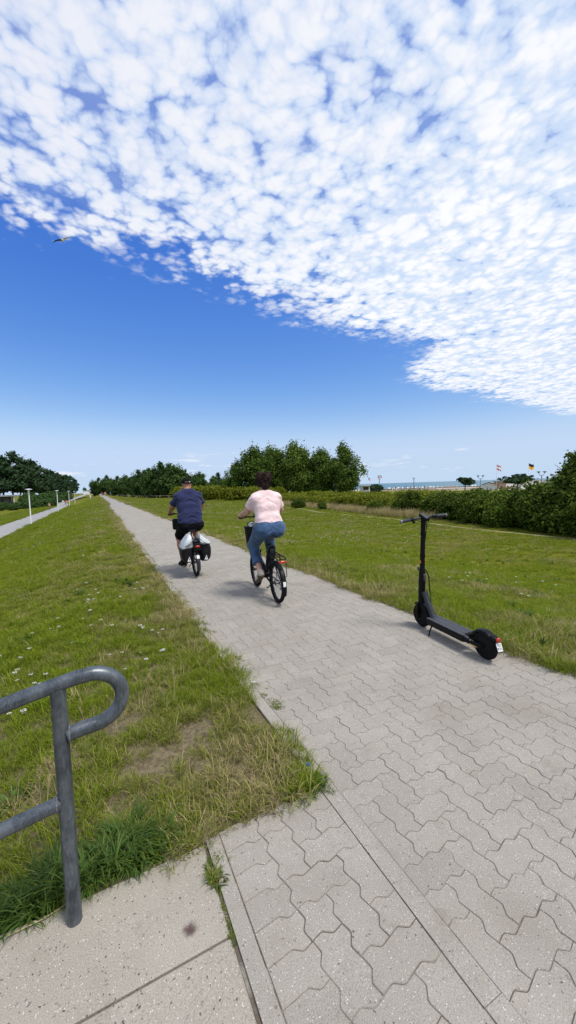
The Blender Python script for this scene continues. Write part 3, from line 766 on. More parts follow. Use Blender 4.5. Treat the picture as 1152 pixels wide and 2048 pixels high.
weeds = tuft_collection('weed', [(moss_m, dict(n=26, rad=0.05, hmin=0.03, hmax=0.10, wid=0.010, lean=1.1, droop=1.0, seed=31, segs=3)), (grass_m, dict(n=22, rad=0.03, hmin=0.05, hmax=0.14, wid=0.006, lean=1.0, droop=1.2, seed=32, segs=3))])
wx_, wy_ = np.array(wx_), np.array(wy_); nw = len(wx_)
scatter('joint_weeds', np.stack([wx_, wy_, np.full(nw, -0.006)], 1), rng.uniform(0, 6.28, nw), wsc, rng.integers(0, 2, nw), np.full(nw, 0.25), weeds, 'moss and small weeds growing in the paving joints')

# wall-barley: bristly straw-coloured ears
def barley():
    r = np.random.default_rng(5); V, Q, T = [], [], []
    for s in range(5):
        a = r.uniform(0, 6.28); l = r.uniform(0.05, 0.35); h = r.uniform(0.14, 0.24); bx_, by_ = r.normal(0, 0.02, 2)
        tip = np.array([bx_ + math.cos(a) * l * h, by_ + math.sin(a) * l * h, h]); b0 = np.array([bx_, by_, 0]); sd_ = np.array([-math.sin(a), math.cos(a), 0]) * 0.001
        i = len(V); V += [b0 - sd_, b0 + sd_, tip + sd_, tip - sd_]; Q.append((i, i + 1, i + 2, i + 3))
        ax = np.array([math.cos(a) * l * 1.8, math.sin(a) * l * 1.8, 1.0]); ax /= np.linalg.norm(ax)
        for k in range(46):
            f = r.uniform(); p = tip + ax * f * 0.055; d = ax * 1.0 + r.normal(0, 0.32, 3); d /= np.linalg.norm(d); q = p + d * r.uniform(0.02, 0.042); w = np.cross(d, r.normal(0, 1, 3)); w = w / np.linalg.norm(w) * 0.0013
            i = len(V); V += [p - w, p + w, q]; T.append((i, i + 1, i + 2))
    return np_mesh('barley', np.array(V), np.array(Q), np.array(T))
barc = tuft_collection('barley', [(straw_m, barley)])
bpx = np.concatenate([0.07 + rng.normal(0, 0.10, 6), -0.30 + rng.normal(0, 0.06, 5), 0.34 + rng.normal(0, 0.10, 3), rng.uniform(0.7, 0.95, 7), 3.3 + rng.uniform(0, 0.3, 14)])
bpy_ = np.concatenate([2.72 + rng.normal(0, 0.08, 6), 2.32 + rng.normal(0, 0.10, 5), 2.95 + rng.normal(0, 0.12, 3), rng.uniform(2.6, 5.5, 7), rng.uniform(3, 9, 14)])
nbp = len(bpx); scatter('wall_barley', np.stack([bpx, bpy_, zg(bpx, bpy_) - 0.003], 1), rng.uniform(0, 6.28, nbp), rng.uniform(0.6, 1.05, nbp), np.zeros(nbp), np.ones(nbp), barc, 'bristly straw-coloured wall barley in the grass')

# white flowers: flat heads on short stems
def flower():
    r = np.random.default_rng(9); V, Q, T = [], [], []
    for k in range(26):
        a = r.uniform(0, 6.28); d = 0.026 * math.sqrt(r.uniform()); c = np.array([d * math.cos(a), d * math.sin(a), 0.10 - d * d * 8 + r.normal(0, 0.002)]); i = len(V); s_ = 0.006
        t1 = r.normal(0, 0.35, 2)
        V += [c + np.array([-s_, 0, t1[0] * s_]), c + np.array([0, -s_, t1[1] * s_]), c + np.array([s_, 0, -t1[0] * s_]), c + np.array([0, s_, -t1[1] * s_])]; Q.append((i, i + 1, i + 2, i + 3))
    return np_mesh('flower', np.array(V), np.array(Q), None)
flc = tuft_collection('flower', [(petal_m, flower)])
fx, fy = [], []
for k in range(2600):
    x, y = rng.uniform(-7.2, 0.6), 2.0 + 48 * rng.random() ** 1.6
    if vnoise(x * 0.7 + 3, y * 0.45) > 0.70: fx.append(x); fy.append(y)
for k in range(9000):
    x, y = rng.uniform(3.8, 45), 1.5 + 60 * rng.random()
    if vnoise(x * 0.45 + 70, y * 0.45) > 0.60 - 0.1 * (x > 12): fx.append(x); fy.append(y)
fx, fy = np.array(fx), np.array(fy); kk = in_view(fx, fy) & ~((fx > 17.5)); fx, fy = fx[kk], fy[kk]; nf = len(fx)
fs_ = rng.uniform(0.30, 0.75, nf) * (1 + 0.03 * np.hypot(fx, fy))
scatter('white_flowers', np.stack([fx, fy, zg(fx, fy) - 0.01], 1), rng.uniform(0, 6.28, nf), fs_, np.zeros(nf), np.zeros(nf), flc, 'small white flowers dotted over the lawns')

# tall dry grass in front of the hedge
tall = tuft_collection('tall', [(straw_m, dict(n=60, rad=0.30, hmin=0.3, hmax=0.75, wid=0.012, lean=0.35, droop=0.5, seed=41, segs=3)), (grass_m, dict(n=60, rad=0.30, hmin=0.25, hmax=0.6, wid=0.016, lean=0.4, droop=0.7, seed=42, segs=3))])
tx, ty = [], []
for k in range(2600):
    y = rng.uniform(19, 62); x = 21.2 + 2.8 * sstep(y, 20, 46) + rng.uniform(-0.8, 2.2); tx.append(float(x)); ty.append(y)
tx, ty = np.array(tx), np.array(ty); ntl = len(tx)
scatter('tall_dry_grass', np.stack([tx, ty, zg(tx, ty) - 0.02], 1), rng.uniform(0, 6.28, ntl), rng.uniform(0.7, 1.2, ntl), (rng.random(ntl) < 0.30).astype(int), np.full(ntl, 0.5), tall, 'band of tall dry grass along the foot of the hedge')
# the trodden trail across the lawn
trm = mat('trail_sand', (0.20, 0.175, 0.085), 1.0, var=0.45, vscale=0.8)
tr = MB(); prev = None
for k in range(90):
    y = 2 + k * 0.8; x = 19.2 - 0.9 * float(sstep(y, 30, 9)) + 2.6 * float(sstep(y, 25, 52)) + 0.35 * math.sin(y * 0.35); w = 0.20 * max(0.1, 2.2 * float(vnoise(y * 0.55, 0.5)) - 0.35)
    cur = [(x - w, y, float(zg(x - w, y)) + 0.012), (x + w, y, float(zg(x + w, y)) + 0.012)]
    if prev: tr.add([prev[0], prev[1], cur[1], cur[0]], [(0, 1, 2, 3)])
    prev = cur
struct(tr.build('trail', trm, smooth=False), 'narrow trodden sandy trail across the lawn')
# ================================================================== OBJECTS
# ------------------------------------------------------------------ handrail
railm = bpy.data.materials.new('worn_grey_steel'); railm.use_nodes = True; t = NT(railm.node_tree); b = railm.node_tree.nodes['Principled BSDF']
co = t.n('ShaderNodeTexCoord').outputs['Object']
st = t.n('ShaderNodeMapping', {0: co, 3: (160.0, 160.0, 22.0)}).outputs[0]
n1 = t.noise(co, 11.0, 5.0, 0.65); n2 = t.noise(st, 1.0, 4.0, 0.7); n3 = t.noise(co, 70.0, 4.0, 0.7)
c = t.mix(t.smooth(n1, 0.35, 0.65), (0.045, 0.056, 0.070, 1), (0.115, 0.132, 0.150, 1))
c = t.mix(t.math('MULTIPLY', t.smooth(n2, 0.45, 0.75), 0.45), c, (0.24, 0.255, 0.265, 1))
c = t.mix(t.math('MULTIPLY', t.smooth(n3, 0.60, 0.75), 0.45), c, (0.045, 0.05, 0.055, 1))
t.put(b.inputs['Base Color'], c); b.inputs['Metallic'].default_value = 0.45
t.put(b.inputs['Roughness'], t.math('ADD', 0.24, t.math('MULTIPLY', n1, 0.26)))
bn = t.n('ShaderNodeBump', {'Strength': 0.12, 'Distance': 0.004, 'Height': n3}); t.link(bn.outputs[0], b.inputs['Normal'])
weldm = mat('weld_bead', (0.16, 0.17, 0.18), 0.5, 0.4, var=0.3, vscale=90, bump=0.8, bscale=160)
hr = thing('handrail', 'weathered grey tubular steel handrail with curled end beside the slab', 'handrail', (-0.167, 1.55, 0))
RT = 0.0255
def bez(pts, n=12):
    out = []
    for i in range(len(pts) - 1):
        p0 = Vector(pts[max(i - 1, 0)]); p1 = Vector(pts[i]); p2 = Vector(pts[i + 1]); p3 = Vector(pts[min(i + 2, len(pts) - 1)])
        for k in range(n):
            s = k / n
            out.append(0.5 * ((2 * p1) + (-p0 + p2) * s + (2 * p0 - 5 * p1 + 4 * p2 - p3) * s * s + (-p0 + 3 * p1 - 3 * p2 + p3) * s ** 3))
    out.append(Vector(pts[-1])); return out
post = MB(); post.tube([(0, 0, -0.12), (0, 0, 0.885)], RT, 20); post.build('post', railm, hr)
top = []
for p in [(-1.6, 0, 0.560), (-1.0, 0, 0.690), (-0.6, 0, 0.777), (-0.3, 0, 0.838), (-0.168, 0, 0.865)]: top.append(Vector(p))
top += [Vector(p) for p in ((-0.09, 0, 0.881), (0.00, 0, 0.898), (0.06, 0, 0.9085))]
cx0, cz0, rr0 = 0.104, 0.815, 0.096
for k in range(0, 21):
    a = R_(102 - k * 9.6); top.append(Vector((cx0 + rr0 * math.cos(a) * 1.06, 0, cz0 + rr0 * math.sin(a))))
e = top[-1]; top += [e + Vector((-0.035, 0, -0.003)), Vector((0.02, 0, 0.708))]
tr_ = MB(); tr_.tube(top, RT, 20); tr_.build('top_rail', railm, hr)
mr = MB(); mr.tube([(-0.012, 0, 0.466), (-0.30, 0, 0.418), (-0.8, 0, 0.31), (-1.6, 0, 0.135)], RT * 0.96, 18); mr.build('mid_rail', railm, hr)
for (x, z) in ((0.027, 0.7085), (-0.027, 0.464)):
    wd = MB(); wd.tube([(x, math.cos(a) * RT * 1.03, z + math.sin(a) * RT * 1.06) for a in np.linspace(0, 2 * math.pi, 22)[:-1]], 0.0042, 6, closed=True); wd.build('weld', weldm, hr)
p2 = MB(); p2.tube([(-1.55, 0, -0.7), (-1.55, 0, 0.56)], RT, 18); p2.build('post', railm, hr)

# ------------------------------------------------------------------ common vehicle materials
black = mat('black_paint', (0.006, 0.006, 0.007), 0.42, var=0.25, vscale=30, spec=0.14)
blackmat = mat('black_matt', (0.008, 0.008, 0.009), 0.62, spec=0.14, var=0.25, vscale=40, bump=0.15, bscale=200)
rubber = mat('tyre_rubber', (0.009, 0.009, 0.009), 0.8, spec=0.12, var=0.3, vscale=50, bump=0.3, bscale=180)
greyplastic = mat('grey_plastic', (0.030, 0.034, 0.042), 0.5, var=0.2, vscale=20, spec=0.25)
alu = mat('aluminium', (0.45, 0.46, 0.47), 0.35, 0.85, var=0.15, vscale=30)
darkalu = mat('dark_aluminium', (0.10, 0.10, 0.11), 0.4, 0.7, var=0.2, vscale=30)
redlens = mat('red_lens', (0.50, 0.012, 0.012), 0.18, spec=0.6, coat=0.5)
orangelens = mat('orange_lens', (0.55, 0.20, 0.02), 0.3, coat=0.3)
yellowref = mat('yellow_reflector', (0.55, 0.36, 0.06), 0.35)
whiteref = mat('white_reflector', (0.72, 0.72, 0.72), 0.35, var=0.08)
whitep = mat('white_plate', (0.74, 0.75, 0.74), 0.4)
ink = mat('plate_ink', (0.025, 0.03, 0.04), 0.6)

def text_mesh(txt, size, name='lettering', spacing=1.0, align='CENTER'):
    cu = bpy.data.curves.new(name, 'FONT'); cu.body = txt; cu.size = size; cu.align_x = align; cu.align_y = 'CENTER'; cu.extrude = 0.0004; cu.space_line = spacing; cu.offset = size * 0.012
    tmp = bpy.data.objects.new(name, cu); C.objects.link(tmp)
    dg = bpy.context.evaluated_depsgraph_get(); me = bpy.data.meshes.new_from_object(tmp.evaluated_get(dg))
    bpy.data.objects.remove(tmp); me.name = name; return me

def ring_profile(o_r, w, thick):
    return [(o_r - thick, -w), (o_r, -w * 0.9), (o_r, w * 0.9), (o_r - thick, w), (o_r - thick, -w)]

# ------------------------------------------------------------------ kick scooter
sc_ = thing('electric_scooter', 'black electric kick scooter parked on its stand at the right edge of the path', 'scooter', (2.984, 2.204, 0.0), (0, R_(-4.0), R_(-7.7)))
WR = 0.125; WB = 0.862
def scooter_wheel(y):
    w = MB(); w.tube([(0, y + (WR - 0.03) * math.cos(a), WR + (WR - 0.03) * math.sin(a)) for a in np.linspace(0, 2 * math.pi, 41)[:-1]], 0.031, 10, closed=True)
    wo_ = w.build('wheel', rubber, sc_)
    r = MB(); r.lathe([(0.012, -0.030), (0.060, -0.027), (0.082, -0.022), (0.086, -0.012), (0.086, 0.012), (0.082, 0.022), (0.060, 0.027), (0.012, 0.030)], (0, y, WR), 32, 'x'); r.build('rim', black, wo_)
    for s in (-1, 1):
        l = MB(); l.tube([(s * 0.0245, y + 0.0835 * math.cos(a), WR + 0.0835 * math.sin(a)) for a in np.linspace(0, 2 * math.pi, 49)[:-1]], 0.0016, 5, closed=True); l.build('rim_stripe', alu, wo_)
    h = MB(); h.lathe([(0.0, -0.045), (0.022, -0.044), (0.024, -0.03), (0.024, 0.03), (0.022, 0.044), (0, 0.045)], (0, y, WR), 20, 'x'); h.build('hub', blackmat, wo_)
    return wo_
scooter_wheel(0.0); scooter_wheel(WB)
def rrect(x0, x1, y0, y1, r, n=5):
    out = []
    for (cx, cy, a0) in ((x1 - r, y0 + r, -90), (x1 - r, y1 - r, 0), (x0 + r, y1 - r, 90), (x0 + r, y0 + r, 180)):
        for k in range(n + 1): a = R_(a0 + 90 * k / n); out.append((cx + r * math.cos(a), cy + r * math.sin(a)))
    return out
dk = MB(); ps = []
for (z, g) in ((0.092, -0.014), (0.098, -0.004), (0.120, 0.0), (0.152, 0.0), (0.158, -0.005)):
    ps.append([(x, y, z) for x, y in rrect(-0.082 - g, 0.082 + g, 0.165 - g, 0.700 + g, 0.03)])
n_ = len(ps[0]); dk.add([p for r in ps for p in r], [(i * n_ + k, i * n_ + (k + 1) % n_, (i + 1) * n_ + (k + 1) % n_, (i + 1) * n_ + k) for i in range(4) for k in range(n_)] + [tuple(range(n_ - 1, -1, -1)), tuple(4 * n_ + k for k in range(n_))])
deck = dk.build('deck', black, sc_, angle=30)
padm = mat('deck_rubber', (0.045, 0.048, 0.058), 0.7, var=0.2, vscale=60, bump=0.5, bscale=260)
for (x0, x1) in ((-0.074, -0.030), (-0.027, 0.027), (0.030, 0.074)):
    p = MB(); p.prism(rrect(x0, x1, 0.178, 0.690, 0.008, 3), 0.1575, 0.1625); p.build('grip_pad', padm, deck)
# neck and fold
nk = MB(); nk.tube([(0, 0.655, 0.140), (0, 0.690, 0.195), (0, 0.735, 0.285), (0, 0.775, 0.375), (0, 0.790, 0.405)], [0.036, 0.033, 0.031, 0.031, 0.030], 14, flat=(0.9, 1.0)); nk.build('neck', greyplastic, sc_)
def stem_pt(z): return (0, 0.852 - (z - 0.25) * 0.135, z)
ls = MB(); ls.tube([stem_pt(z) for z in (0.21, 0.27, 0.40, 0.50, 0.585)], [0.030, 0.036, 0.037, 0.036, 0.035], 14); ls.build('steering_column', black, sc_)
us = MB(); us.tube([stem_pt(z) for z in (0.57, 0.61, 0.66, 0.80, 1.00, 1.15, 1.20)], [0.034, 0.034, 0.027, 0.025, 0.024, 0.025, 0.027], 14); stem = us.build('stem', blackmat, sc_)
for z in (0.80, 1.04):
    c_ = MB(); c_.tube([stem_pt(z - 0.012), stem_pt(z + 0.012)], 0.0275, 14); c_.build('collar', black, stem)
lt = MB(); lt.box((-0.002, stem_pt(0.60)[1] - 0.040, 0.565), (0.022, 0.018, 0.075)); lt.build('fold_latch', darkalu, stem, bevel=0.003)
for s in (-1, 1):
    o_ = MB(); o_.box((s * 0.031, stem_pt(0.74)[1], 0.735), (0.008, 0.020, 0.034)); o_.build('side_reflector', orangelens, stem, bevel=0.002)
sb = MB(); sb.box((-0.040, stem_pt(0.6)[1] + 0.006, 0.66), (0.014, 0.02, 0.04)); sb.build('hook', darkalu, stem, bevel=0.002)
# display head, sloping to the rider
hd = MB(); M_ = Matrix.Rotation(R_(24), 4, 'X'); tp = stem_pt(1.205)
hd.box((0, tp[1] - 0.012, 1.212), (0.048, 0.120, 0.034), M_); head = hd.build('display_head', blackmat, sc_, bevel=0.006)
dp = MB(); dp.box((0, tp[1] - 0.012 - 0.0072, 1.212 + 0.0166), (0.036, 0.10, 0.0016), M_); dp.build('screen', mat('dark_screen', (0.03, 0.035, 0.045), 0.12, spec=0.6), head)
hbz = 1.205; hy = tp[1] + 0.012
hb = MB(); hb.tube([(-0.275, hy - 0.022, hbz - 0.004), (-0.15, hy - 0.012, hbz), (-0.05, hy, hbz), (0.05, hy, hbz), (0.15, hy - 0.012, hbz), (0.275, hy - 0.022, hbz - 0.004)], 0.0125, 12); bar = hb.build('handlebar', greyplastic, sc_)
for s in (-1, 1):
    g_ = MB(); g_.tube([(s * 0.165, hy - 0.0135, hbz - 0.0005), (s * 0.172, hy - 0.014, hbz - 0.0006), (s * 0.27, hy - 0.0215, hbz - 0.0036)], [0.015, 0.0182, 0.0182], 14); gr_ = g_.build('grip', greyplastic, bar)
    ec = MB(); ec.tube([(s * 0.271, hy - 0.0218, hbz - 0.0038), (s * 0.283, hy - 0.0228, hbz - 0.0042)], [0.0186, 0.0150], 14); ec.build('end_cap', mat('bar_end', (0.22, 0.22, 0.23), 0.4, 0.3), gr_)
    lv = MB(); lv.tube([(s * 0.135, hy + 0.012, hbz - 0.012), (s * 0.150, hy + 0.045, hbz - 0.022), (s * 0.20, hy + 0.050, hbz - 0.026), (s * 0.245, hy + 0.046, hbz - 0.030)], [0.010, 0.007, 0.006, 0.005], 8); lv.build('brake_lever', blackmat, bar)
    cl = MB(); cl.tube([(s * 0.128, hy - 0.011, hbz - 0.001), (s * 0.152, hy - 0.0125, hbz - 0.001)], 0.0185, 12); cl.build('clamp', blackmat, bar)
be = MB(); be.ball((-0.125, hy - 0.02, hbz - 0.026), 0.016); be.build('bell', blackmat, bar)
th = MB(); th.box((0.125, hy - 0.028, hbz + 0.012), (0.05, 0.022, 0.014)); th.build('thumb_throttle', greyplastic, bar, bevel=0.003)
# cables
CB = []
for s, q in ((1, 0), (0.6, 0.012)):
    CB.append((bez([(s * 0.10, hy, hbz - 0.012), (s * 0.05, hy - 0.015, hbz - 0.05), (0.030, stem_pt(1.1)[1] - 0.012, 1.08), (0.029, stem_pt(0.95)[1], 0.95)], 8), 0.0028))
    CB.append((bez([(0.026, stem_pt(0.66)[1], 0.66), (0.034, stem_pt(0.6)[1] - 0.05 - q, 0.58), (0.030, 0.745 - q, 0.46), (0.022, 0.725, 0.35), (0.012, 0.71, 0.26)], 8), 0.0032))
CB.append((bez([(-0.10, hy, hbz - 0.012), (-0.05, hy - 0.012, hbz - 0.03), (-0.02, stem_pt(1.12)[1] - 0.012, 1.13)], 8), 0.0028))
for (pp, rr_) in CB:
    cb = MB(); cb.tube(pp, rr_, 6); cb.build('cable', blackmat, sc_)
# fork and front mudguard
for s in (-1, 1):
    f_ = MB(); f_.tube([(s * 0.030, 0.853, 0.275), (s * 0.046, 0.856, 0.225), (s * 0.050, 0.860, 0.16), (s * 0.048, WB, 0.105)], [0.022, 0.020, 0.019, 0.016], 10, flat=(1.2, 0.7)); fk = f_.build('fork', black, sc_)
    y_ = MB(); y_.box((s * 0.0655, 0.8605, 0.185), (0.003, 0.007, 0.075)); y_.build('reflector_strip', yellowref, fk)
def guard(yc, a0, a1, r0, hw, name, m, drop=0.012, n=20):
    g_ = MB(); vs_, fs = [], []; prof = [(-hw, -drop), (-hw * 0.85, 0.002), (0, 0.008), (hw * 0.85, 0.002), (hw, -drop)]
    prof = prof + [(x, h - 0.004) for x, h in prof[::-1]]; P_ = len(prof)
    for k in range(n + 1):
        a = R_(a0 + (a1 - a0) * k / n)
        for (x, h) in prof: vs_.append((x, yc + (r0 + h) * math.cos(a), WR + (r0 + h) * math.sin(a)))
    for k in range(n):
        for j in range(P_): fs.append((k * P_ + j, k * P_ + (j + 1) % P_, (k + 1) * P_ + (j + 1) % P_, (k + 1) * P_ + j))
    fs += [tuple(range(P_)), tuple(n * P_ + j for j in range(P_ - 1, -1, -1))]
    g_.add(vs_, fs); return g_.build(name, m, sc_)
guard(WB, 60, 178, 0.142, 0.036, 'front_mudguard', black)
rg = guard(0.0, 28, 132, 0.136, 0.036, 'rear_mudguard', black, 0.012)
# rear light block and plate
ly_, lz_ = -0.122, 0.212
bk = MB(); bk.box((0, ly_ + 0.020, lz_ + 0.012), (0.058, 0.066, 0.036), Matrix.Rotation(R_(14), 3, 'X')); tl_ = bk.build('light_housing', black, rg, bevel=0.008)
rl = MB(); rl.ball((0, ly_ - 0.020, lz_ + 0.010), (0.021, 0.010, 0.021), 16, 10); rl.build('tail_light', redlens, rg)
Mp = Matrix.Rotation(R_(-22), 4, 'X')
pl = MB(); pl.box((0, 0, 0), (0.055, 0.0015, 0.066)); plate = pl.build('number_plate', whitep, sc_, loc=(0.004, ly_ - 0.026, lz_ - 0.052), rot=(R_(-24), R_(6), 0))
tm = text_mesh('101\nRYL', 0.031, spacing=0.9); link_obj('lettering', tm, ink, plate, (0, -0.0014, 0.001), (R_(90), 0, 0))
# swing arm, spring and side reflectors
for s in (-1, 1):
    a = MB(); a.tube([(s * 0.060, 0.19, 0.125), (s * 0.058, 0.10, 0.118), (s * 0.052, 0.0, WR)], [0.024, 0.020, 0.019], 10, flat=(1.1, 0.6)); ar = a.build('swing_arm', black, sc_)
    y_ = MB(); y_.box((s * 0.0735, 0.065, 0.112), (0.003, 0.085, 0.008)); y_.build('reflector_strip', yellowref, ar)
    ax = MB(); ax.lathe([(0, s * 0.046), (0.016, s * 0.046), (0.015, s * 0.064), (0, s * 0.066)], (0, 0, WR), 12, 'x'); ax.build('axle_cap', blackmat, ar)
    sp = MB(); sp.tube([(s * 0.064, 0.175, 0.165), (s * 0.064, 0.120, 0.150)], 0.012, 10); sp.build('damper', darkalu, sc_)
    bt = MB(); bt.tube([(s * 0.058, 0.10, 0.148), (s * 0.074, 0.10, 0.148)], 0.006, 8); bt.build('bolt', alu, sc_)
hk = MB(); hk.box((0, 0.165, 0.168), (0.12, 0.03, 0.024)); hk.build('deck_tail', blackmat, sc_, bevel=0.005)
ksd = MB(); ksd.tube([(-0.060, 0.625, 0.098), (-0.095, 0.620, 0.050), (-0.118, 0.612, 0.004)], [0.008, 0.007, 0.007], 8); ksd.tube([(-0.118, 0.612, 0.004), (-0.152, 0.590, 0.001)], 0.0065, 8); ksd.build('kickstand', blackmat, sc_)
# ------------------------------------------------------------------ bicycles
def bike_wheel(parent, y, R, name='wheel', spokes=28):
    w = MB(); tr = 0.027
    w.tube([(0, y + (R - tr) * math.cos(a), R + (R - tr) * math.sin(a)) for a in np.linspace(0, 2 * math.pi, 49)[:-1]], tr, 10, closed=True)
    wo_ = w.build(name, rubber, parent)
    r = MB(); r.lathe([(R - 0.050, -0.013), (R - 0.040, -0.015), (R - 0.040, 0.015), (R - 0.050, 0.013), (R - 0.056, 0.0), (R - 0.050, -0.013)], (0, y, R), 48, 'x'); r.build('rim', black, wo_)
    s = MB()
    for k in range(spokes):
        a = 2 * math.pi * k / spokes; sd_ = 1 if k % 2 else -1; b_ = a + (0.35 if (k // 2) % 2 else -0.35)
        s.tube([(sd_ * 0.028, y + 0.030 * math.cos(b_), R + 0.030 * math.sin(b_)), (0, y + (R - 0.052) * math.cos(a), R + (R - 0.052) * math.sin(a))], 0.0016, 4, caps=False)
    s.build('spokes', alu, wo_)
    h = MB(); h.lathe([(0, -0.055), (0.010, -0.055), (0.012, -0.034), (0.034, -0.032), (0.034, -0.026), (0.018, -0.022), (0.018, 0.022), (0.034, 0.026), (0.034, 0.032), (0.012, 0.034), (0.010, 0.055), (0, 0.055)], (0, y, R), 16, 'x'); h.build('hub', darkalu, wo_)
    return wo_
def fender(parent, yc, R, a0, a1, m, hw=0.030, n=26, gap=0.022):
    g_ = MB(); vs_, fs = [], []; r0 = R + gap
    prof = [(-hw, -0.014), (-hw * 0.7, 0.0), (0, 0.005), (hw * 0.7, 0.0), (hw, -0.014)]; prof = prof + [(x, h - 0.003) for x, h in prof[::-1]]; P_ = len(prof)
    for k in range(n + 1):
        a = R_(a0 + (a1 - a0) * k / n)
        for (x, h) in prof: vs_.append((x, yc + (r0 + h) * math.cos(a), R + (r0 + h) * math.sin(a)))
    for k in range(n):
        for j in range(P_): fs.append((k * P_ + j, k * P_ + (j + 1) % P_, (k + 1) * P_ + (j + 1) % P_, (k + 1) * P_ + j))
    fs += [tuple(range(P_)), tuple(n * P_ + j for j in range(P_ - 1, -1, -1))]
    g_.add(vs_, fs); return g_.build('mudguard', m, parent)
def patch_on_fender(parent, yc, R, a0, a1, hw, m, gap=0.022):
    g_ = MB(); r0 = R + gap + 0.0075; vs_ = []
    for k in range(4):
        a = R_(a0 + (a1 - a0) * k / 3)
        vs_ += [(-hw, yc + (r0 - 0.002) * math.cos(a), R + (r0 - 0.002) * math.sin(a)), (hw, yc + (r0 - 0.002) * math.cos(a), R + (r0 - 0.002) * math.sin(a))]
    g_.add(vs_, [(2 * k, 2 * k + 1, 2 * k + 3, 2 * k + 2) for k in range(3)]); return g_.build('reflector', m, parent)
def saddle(parent, y, z, m):
    s = MB(); rows = [(-0.125, 0.075, 0.0), (-0.10, 0.092, 0.012), (-0.04, 0.090, 0.014), (0.03, 0.055, 0.008), (0.10, 0.030, 0.006), (0.145, 0.018, 0.0)]
    vs_, fs = [], []; N_ = 12
    for (dy_, hw, hz) in rows:
        for k in range(N_): a = 2 * math.pi * k / N_; vs_.append((hw * math.cos(a), y + dy_, z - 0.03 + 0.030 * max(math.sin(a), -0.5) + (hz if math.sin(a) > 0 else 0)))
    for i in range(len(rows) - 1):
        for k in range(N_): fs.append((i * N_ + k, i * N_ + (k + 1) % N_, (i + 1) * N_ + (k + 1) % N_, (i + 1) * N_ + k))
    fs += [tuple(range(N_)), tuple((len(rows) - 1) * N_ + k for k in range(N_ - 1, -1, -1))]
    s.add(vs_, fs); return s.build('saddle', m, parent)
def make_bike(root, R, WB, bb, seat, bar, crank_deg, grips=0.30):
    """root: Empty at the rear wheel's contact point; y forwards"""
    by_, bz = bb; sy, sz = seat; hy_, hz = bar
    bike_wheel(root, 0, R); bike_wheel(root, WB, R)
    f = MB()
    headb, headt = (0, WB - 0.14, R + 0.33), (0, WB - 0.185, R + 0.50)
    f.tube([headb, headt], 0.028, 12)
    f.tube(bez([headb, (0, WB - 0.26, R + 0.20), (0, by_ + 0.12, bz + 0.10), (0, by_, bz + 0.02)], 6), [0.034] * 19, 12)
    st_t = (0, sy + 0.035, sz - 0.16)
    f.tube([(0, by_, bz), st_t], 0.024, 12)
    f.lathe([(0, -0.05), (0.045, -0.045), (0.055, 0), (0.045, 0.045), (0, 0.05)], (0, by_, bz), 16, 'x')
    for s in (-1, 1):
        f.tube([(s * 0.035, by_ - 0.03, bz), (s * 0.055, 0.12, R - 0.01), (s * 0.060, 0, R)], 0.012, 8)
        f.tube([(s * 0.020, sy + 0.09, sz - 0.26), (s * 0.052, 0.16, R + 0.16), (s * 0.060, 0, R)], 0.010, 8)
    fr = f.build('frame', black, root)
    fk = MB()
    for s in (-1, 1): fk.tube([(s * 0.045, WB - 0.125, R + 0.30), (s * 0.050, WB - 0.06, R + 0.14), (s * 0.056, WB, R)], [0.017, 0.015, 0.011], 10)
    fk.box((0, WB - 0.13, R + 0.31), (0.12, 0.045, 0.035)); fk.build('fork', black, root)
    spo = MB(); spo.tube([st_t, (0, sy, sz - 0.04)], 0.0145, 12); spo.build('seat_post', darkalu, root)
    sa = saddle(root, sy, sz, blackmat)
    rl_ = MB(); rl_.box((0, sy - 0.128, sz - 0.034), (0.085, 0.006, 0.012)); rl_.build('saddle_rim', greyplastic, sa)
    stm = MB(); stm.tube([headt, (0, hy_ + 0.02, hz - 0.03), (0, hy_ + 0.03, hz)], 0.017, 10); stm.build('stem', black, root)
    hbm = MB(); hbm.tube(bez([(-grips, hy_ - 0.07, hz + 0.015), (-grips * 0.6, hy_ - 0.02, hz + 0.012), (-0.08, hy_ + 0.028, hz), (0.08, hy_ + 0.028, hz), (grips * 0.6, hy_ - 0.02, hz + 0.012), (grips, hy_ - 0.07, hz + 0.015)], 6), 0.0115, 10); hb_ = hbm.build('handlebar', black, root)
    for s in (-1, 1):
        g_ = MB(); g_.tube([(s * (grips + 0.01), hy_ - 0.073, hz + 0.015), (s * (grips - 0.055), hy_ - 0.052, hz + 0.0145), (s * (grips - 0.115), hy_ - 0.027, hz + 0.0130)], [0.021, 0.0175, 0.0170], 10); g_.build('grip', blackmat, hb_)
        lv = MB(); lv.tube([(s * (grips - 0.135), hy_ - 0.0, hz + 0.006), (s * (grips - 0.12), hy_ + 0.03, hz - 0.002), (s * (grips - 0.03), hy_ + 0.0, hz - 0.006)], [0.009, 0.007, 0.005], 8); lv.build('brake_lever', darkalu, hb_)
        cbm = MB(); cbm.tube(bez([(s * (grips - 0.14), hy_ + 0.012, hz + 0.006), (s * 0.10, hy_ + 0.11, hz - 0.02), (s * 0.045, hy_ + 0.10, hz - 0.16), (0.02 * s, WB - 0.17, R + 0.42)], 8), 0.0032, 6); cbm.build('cable', blackmat, hb_)
    di = MB(); di.box((-0.04, hy_ + 0.02, hz + 0.040), (0.05, 0.05, 0.022), Matrix.Rotation(R_(35), 3, 'X')); di.build('display', greyplastic, hb_, bevel=0.004)
    ml = MB(); ml.tube([(-grips + 0.10, hy_ - 0.02, hz + 0.02), (-grips + 0.09, hy_ + 0.01, hz + 0.05)], 0.006, 8); ml.build('bell', greyplastic, hb_)
    # drive
    cr = MB(); a = R_(crank_deg); pz = []
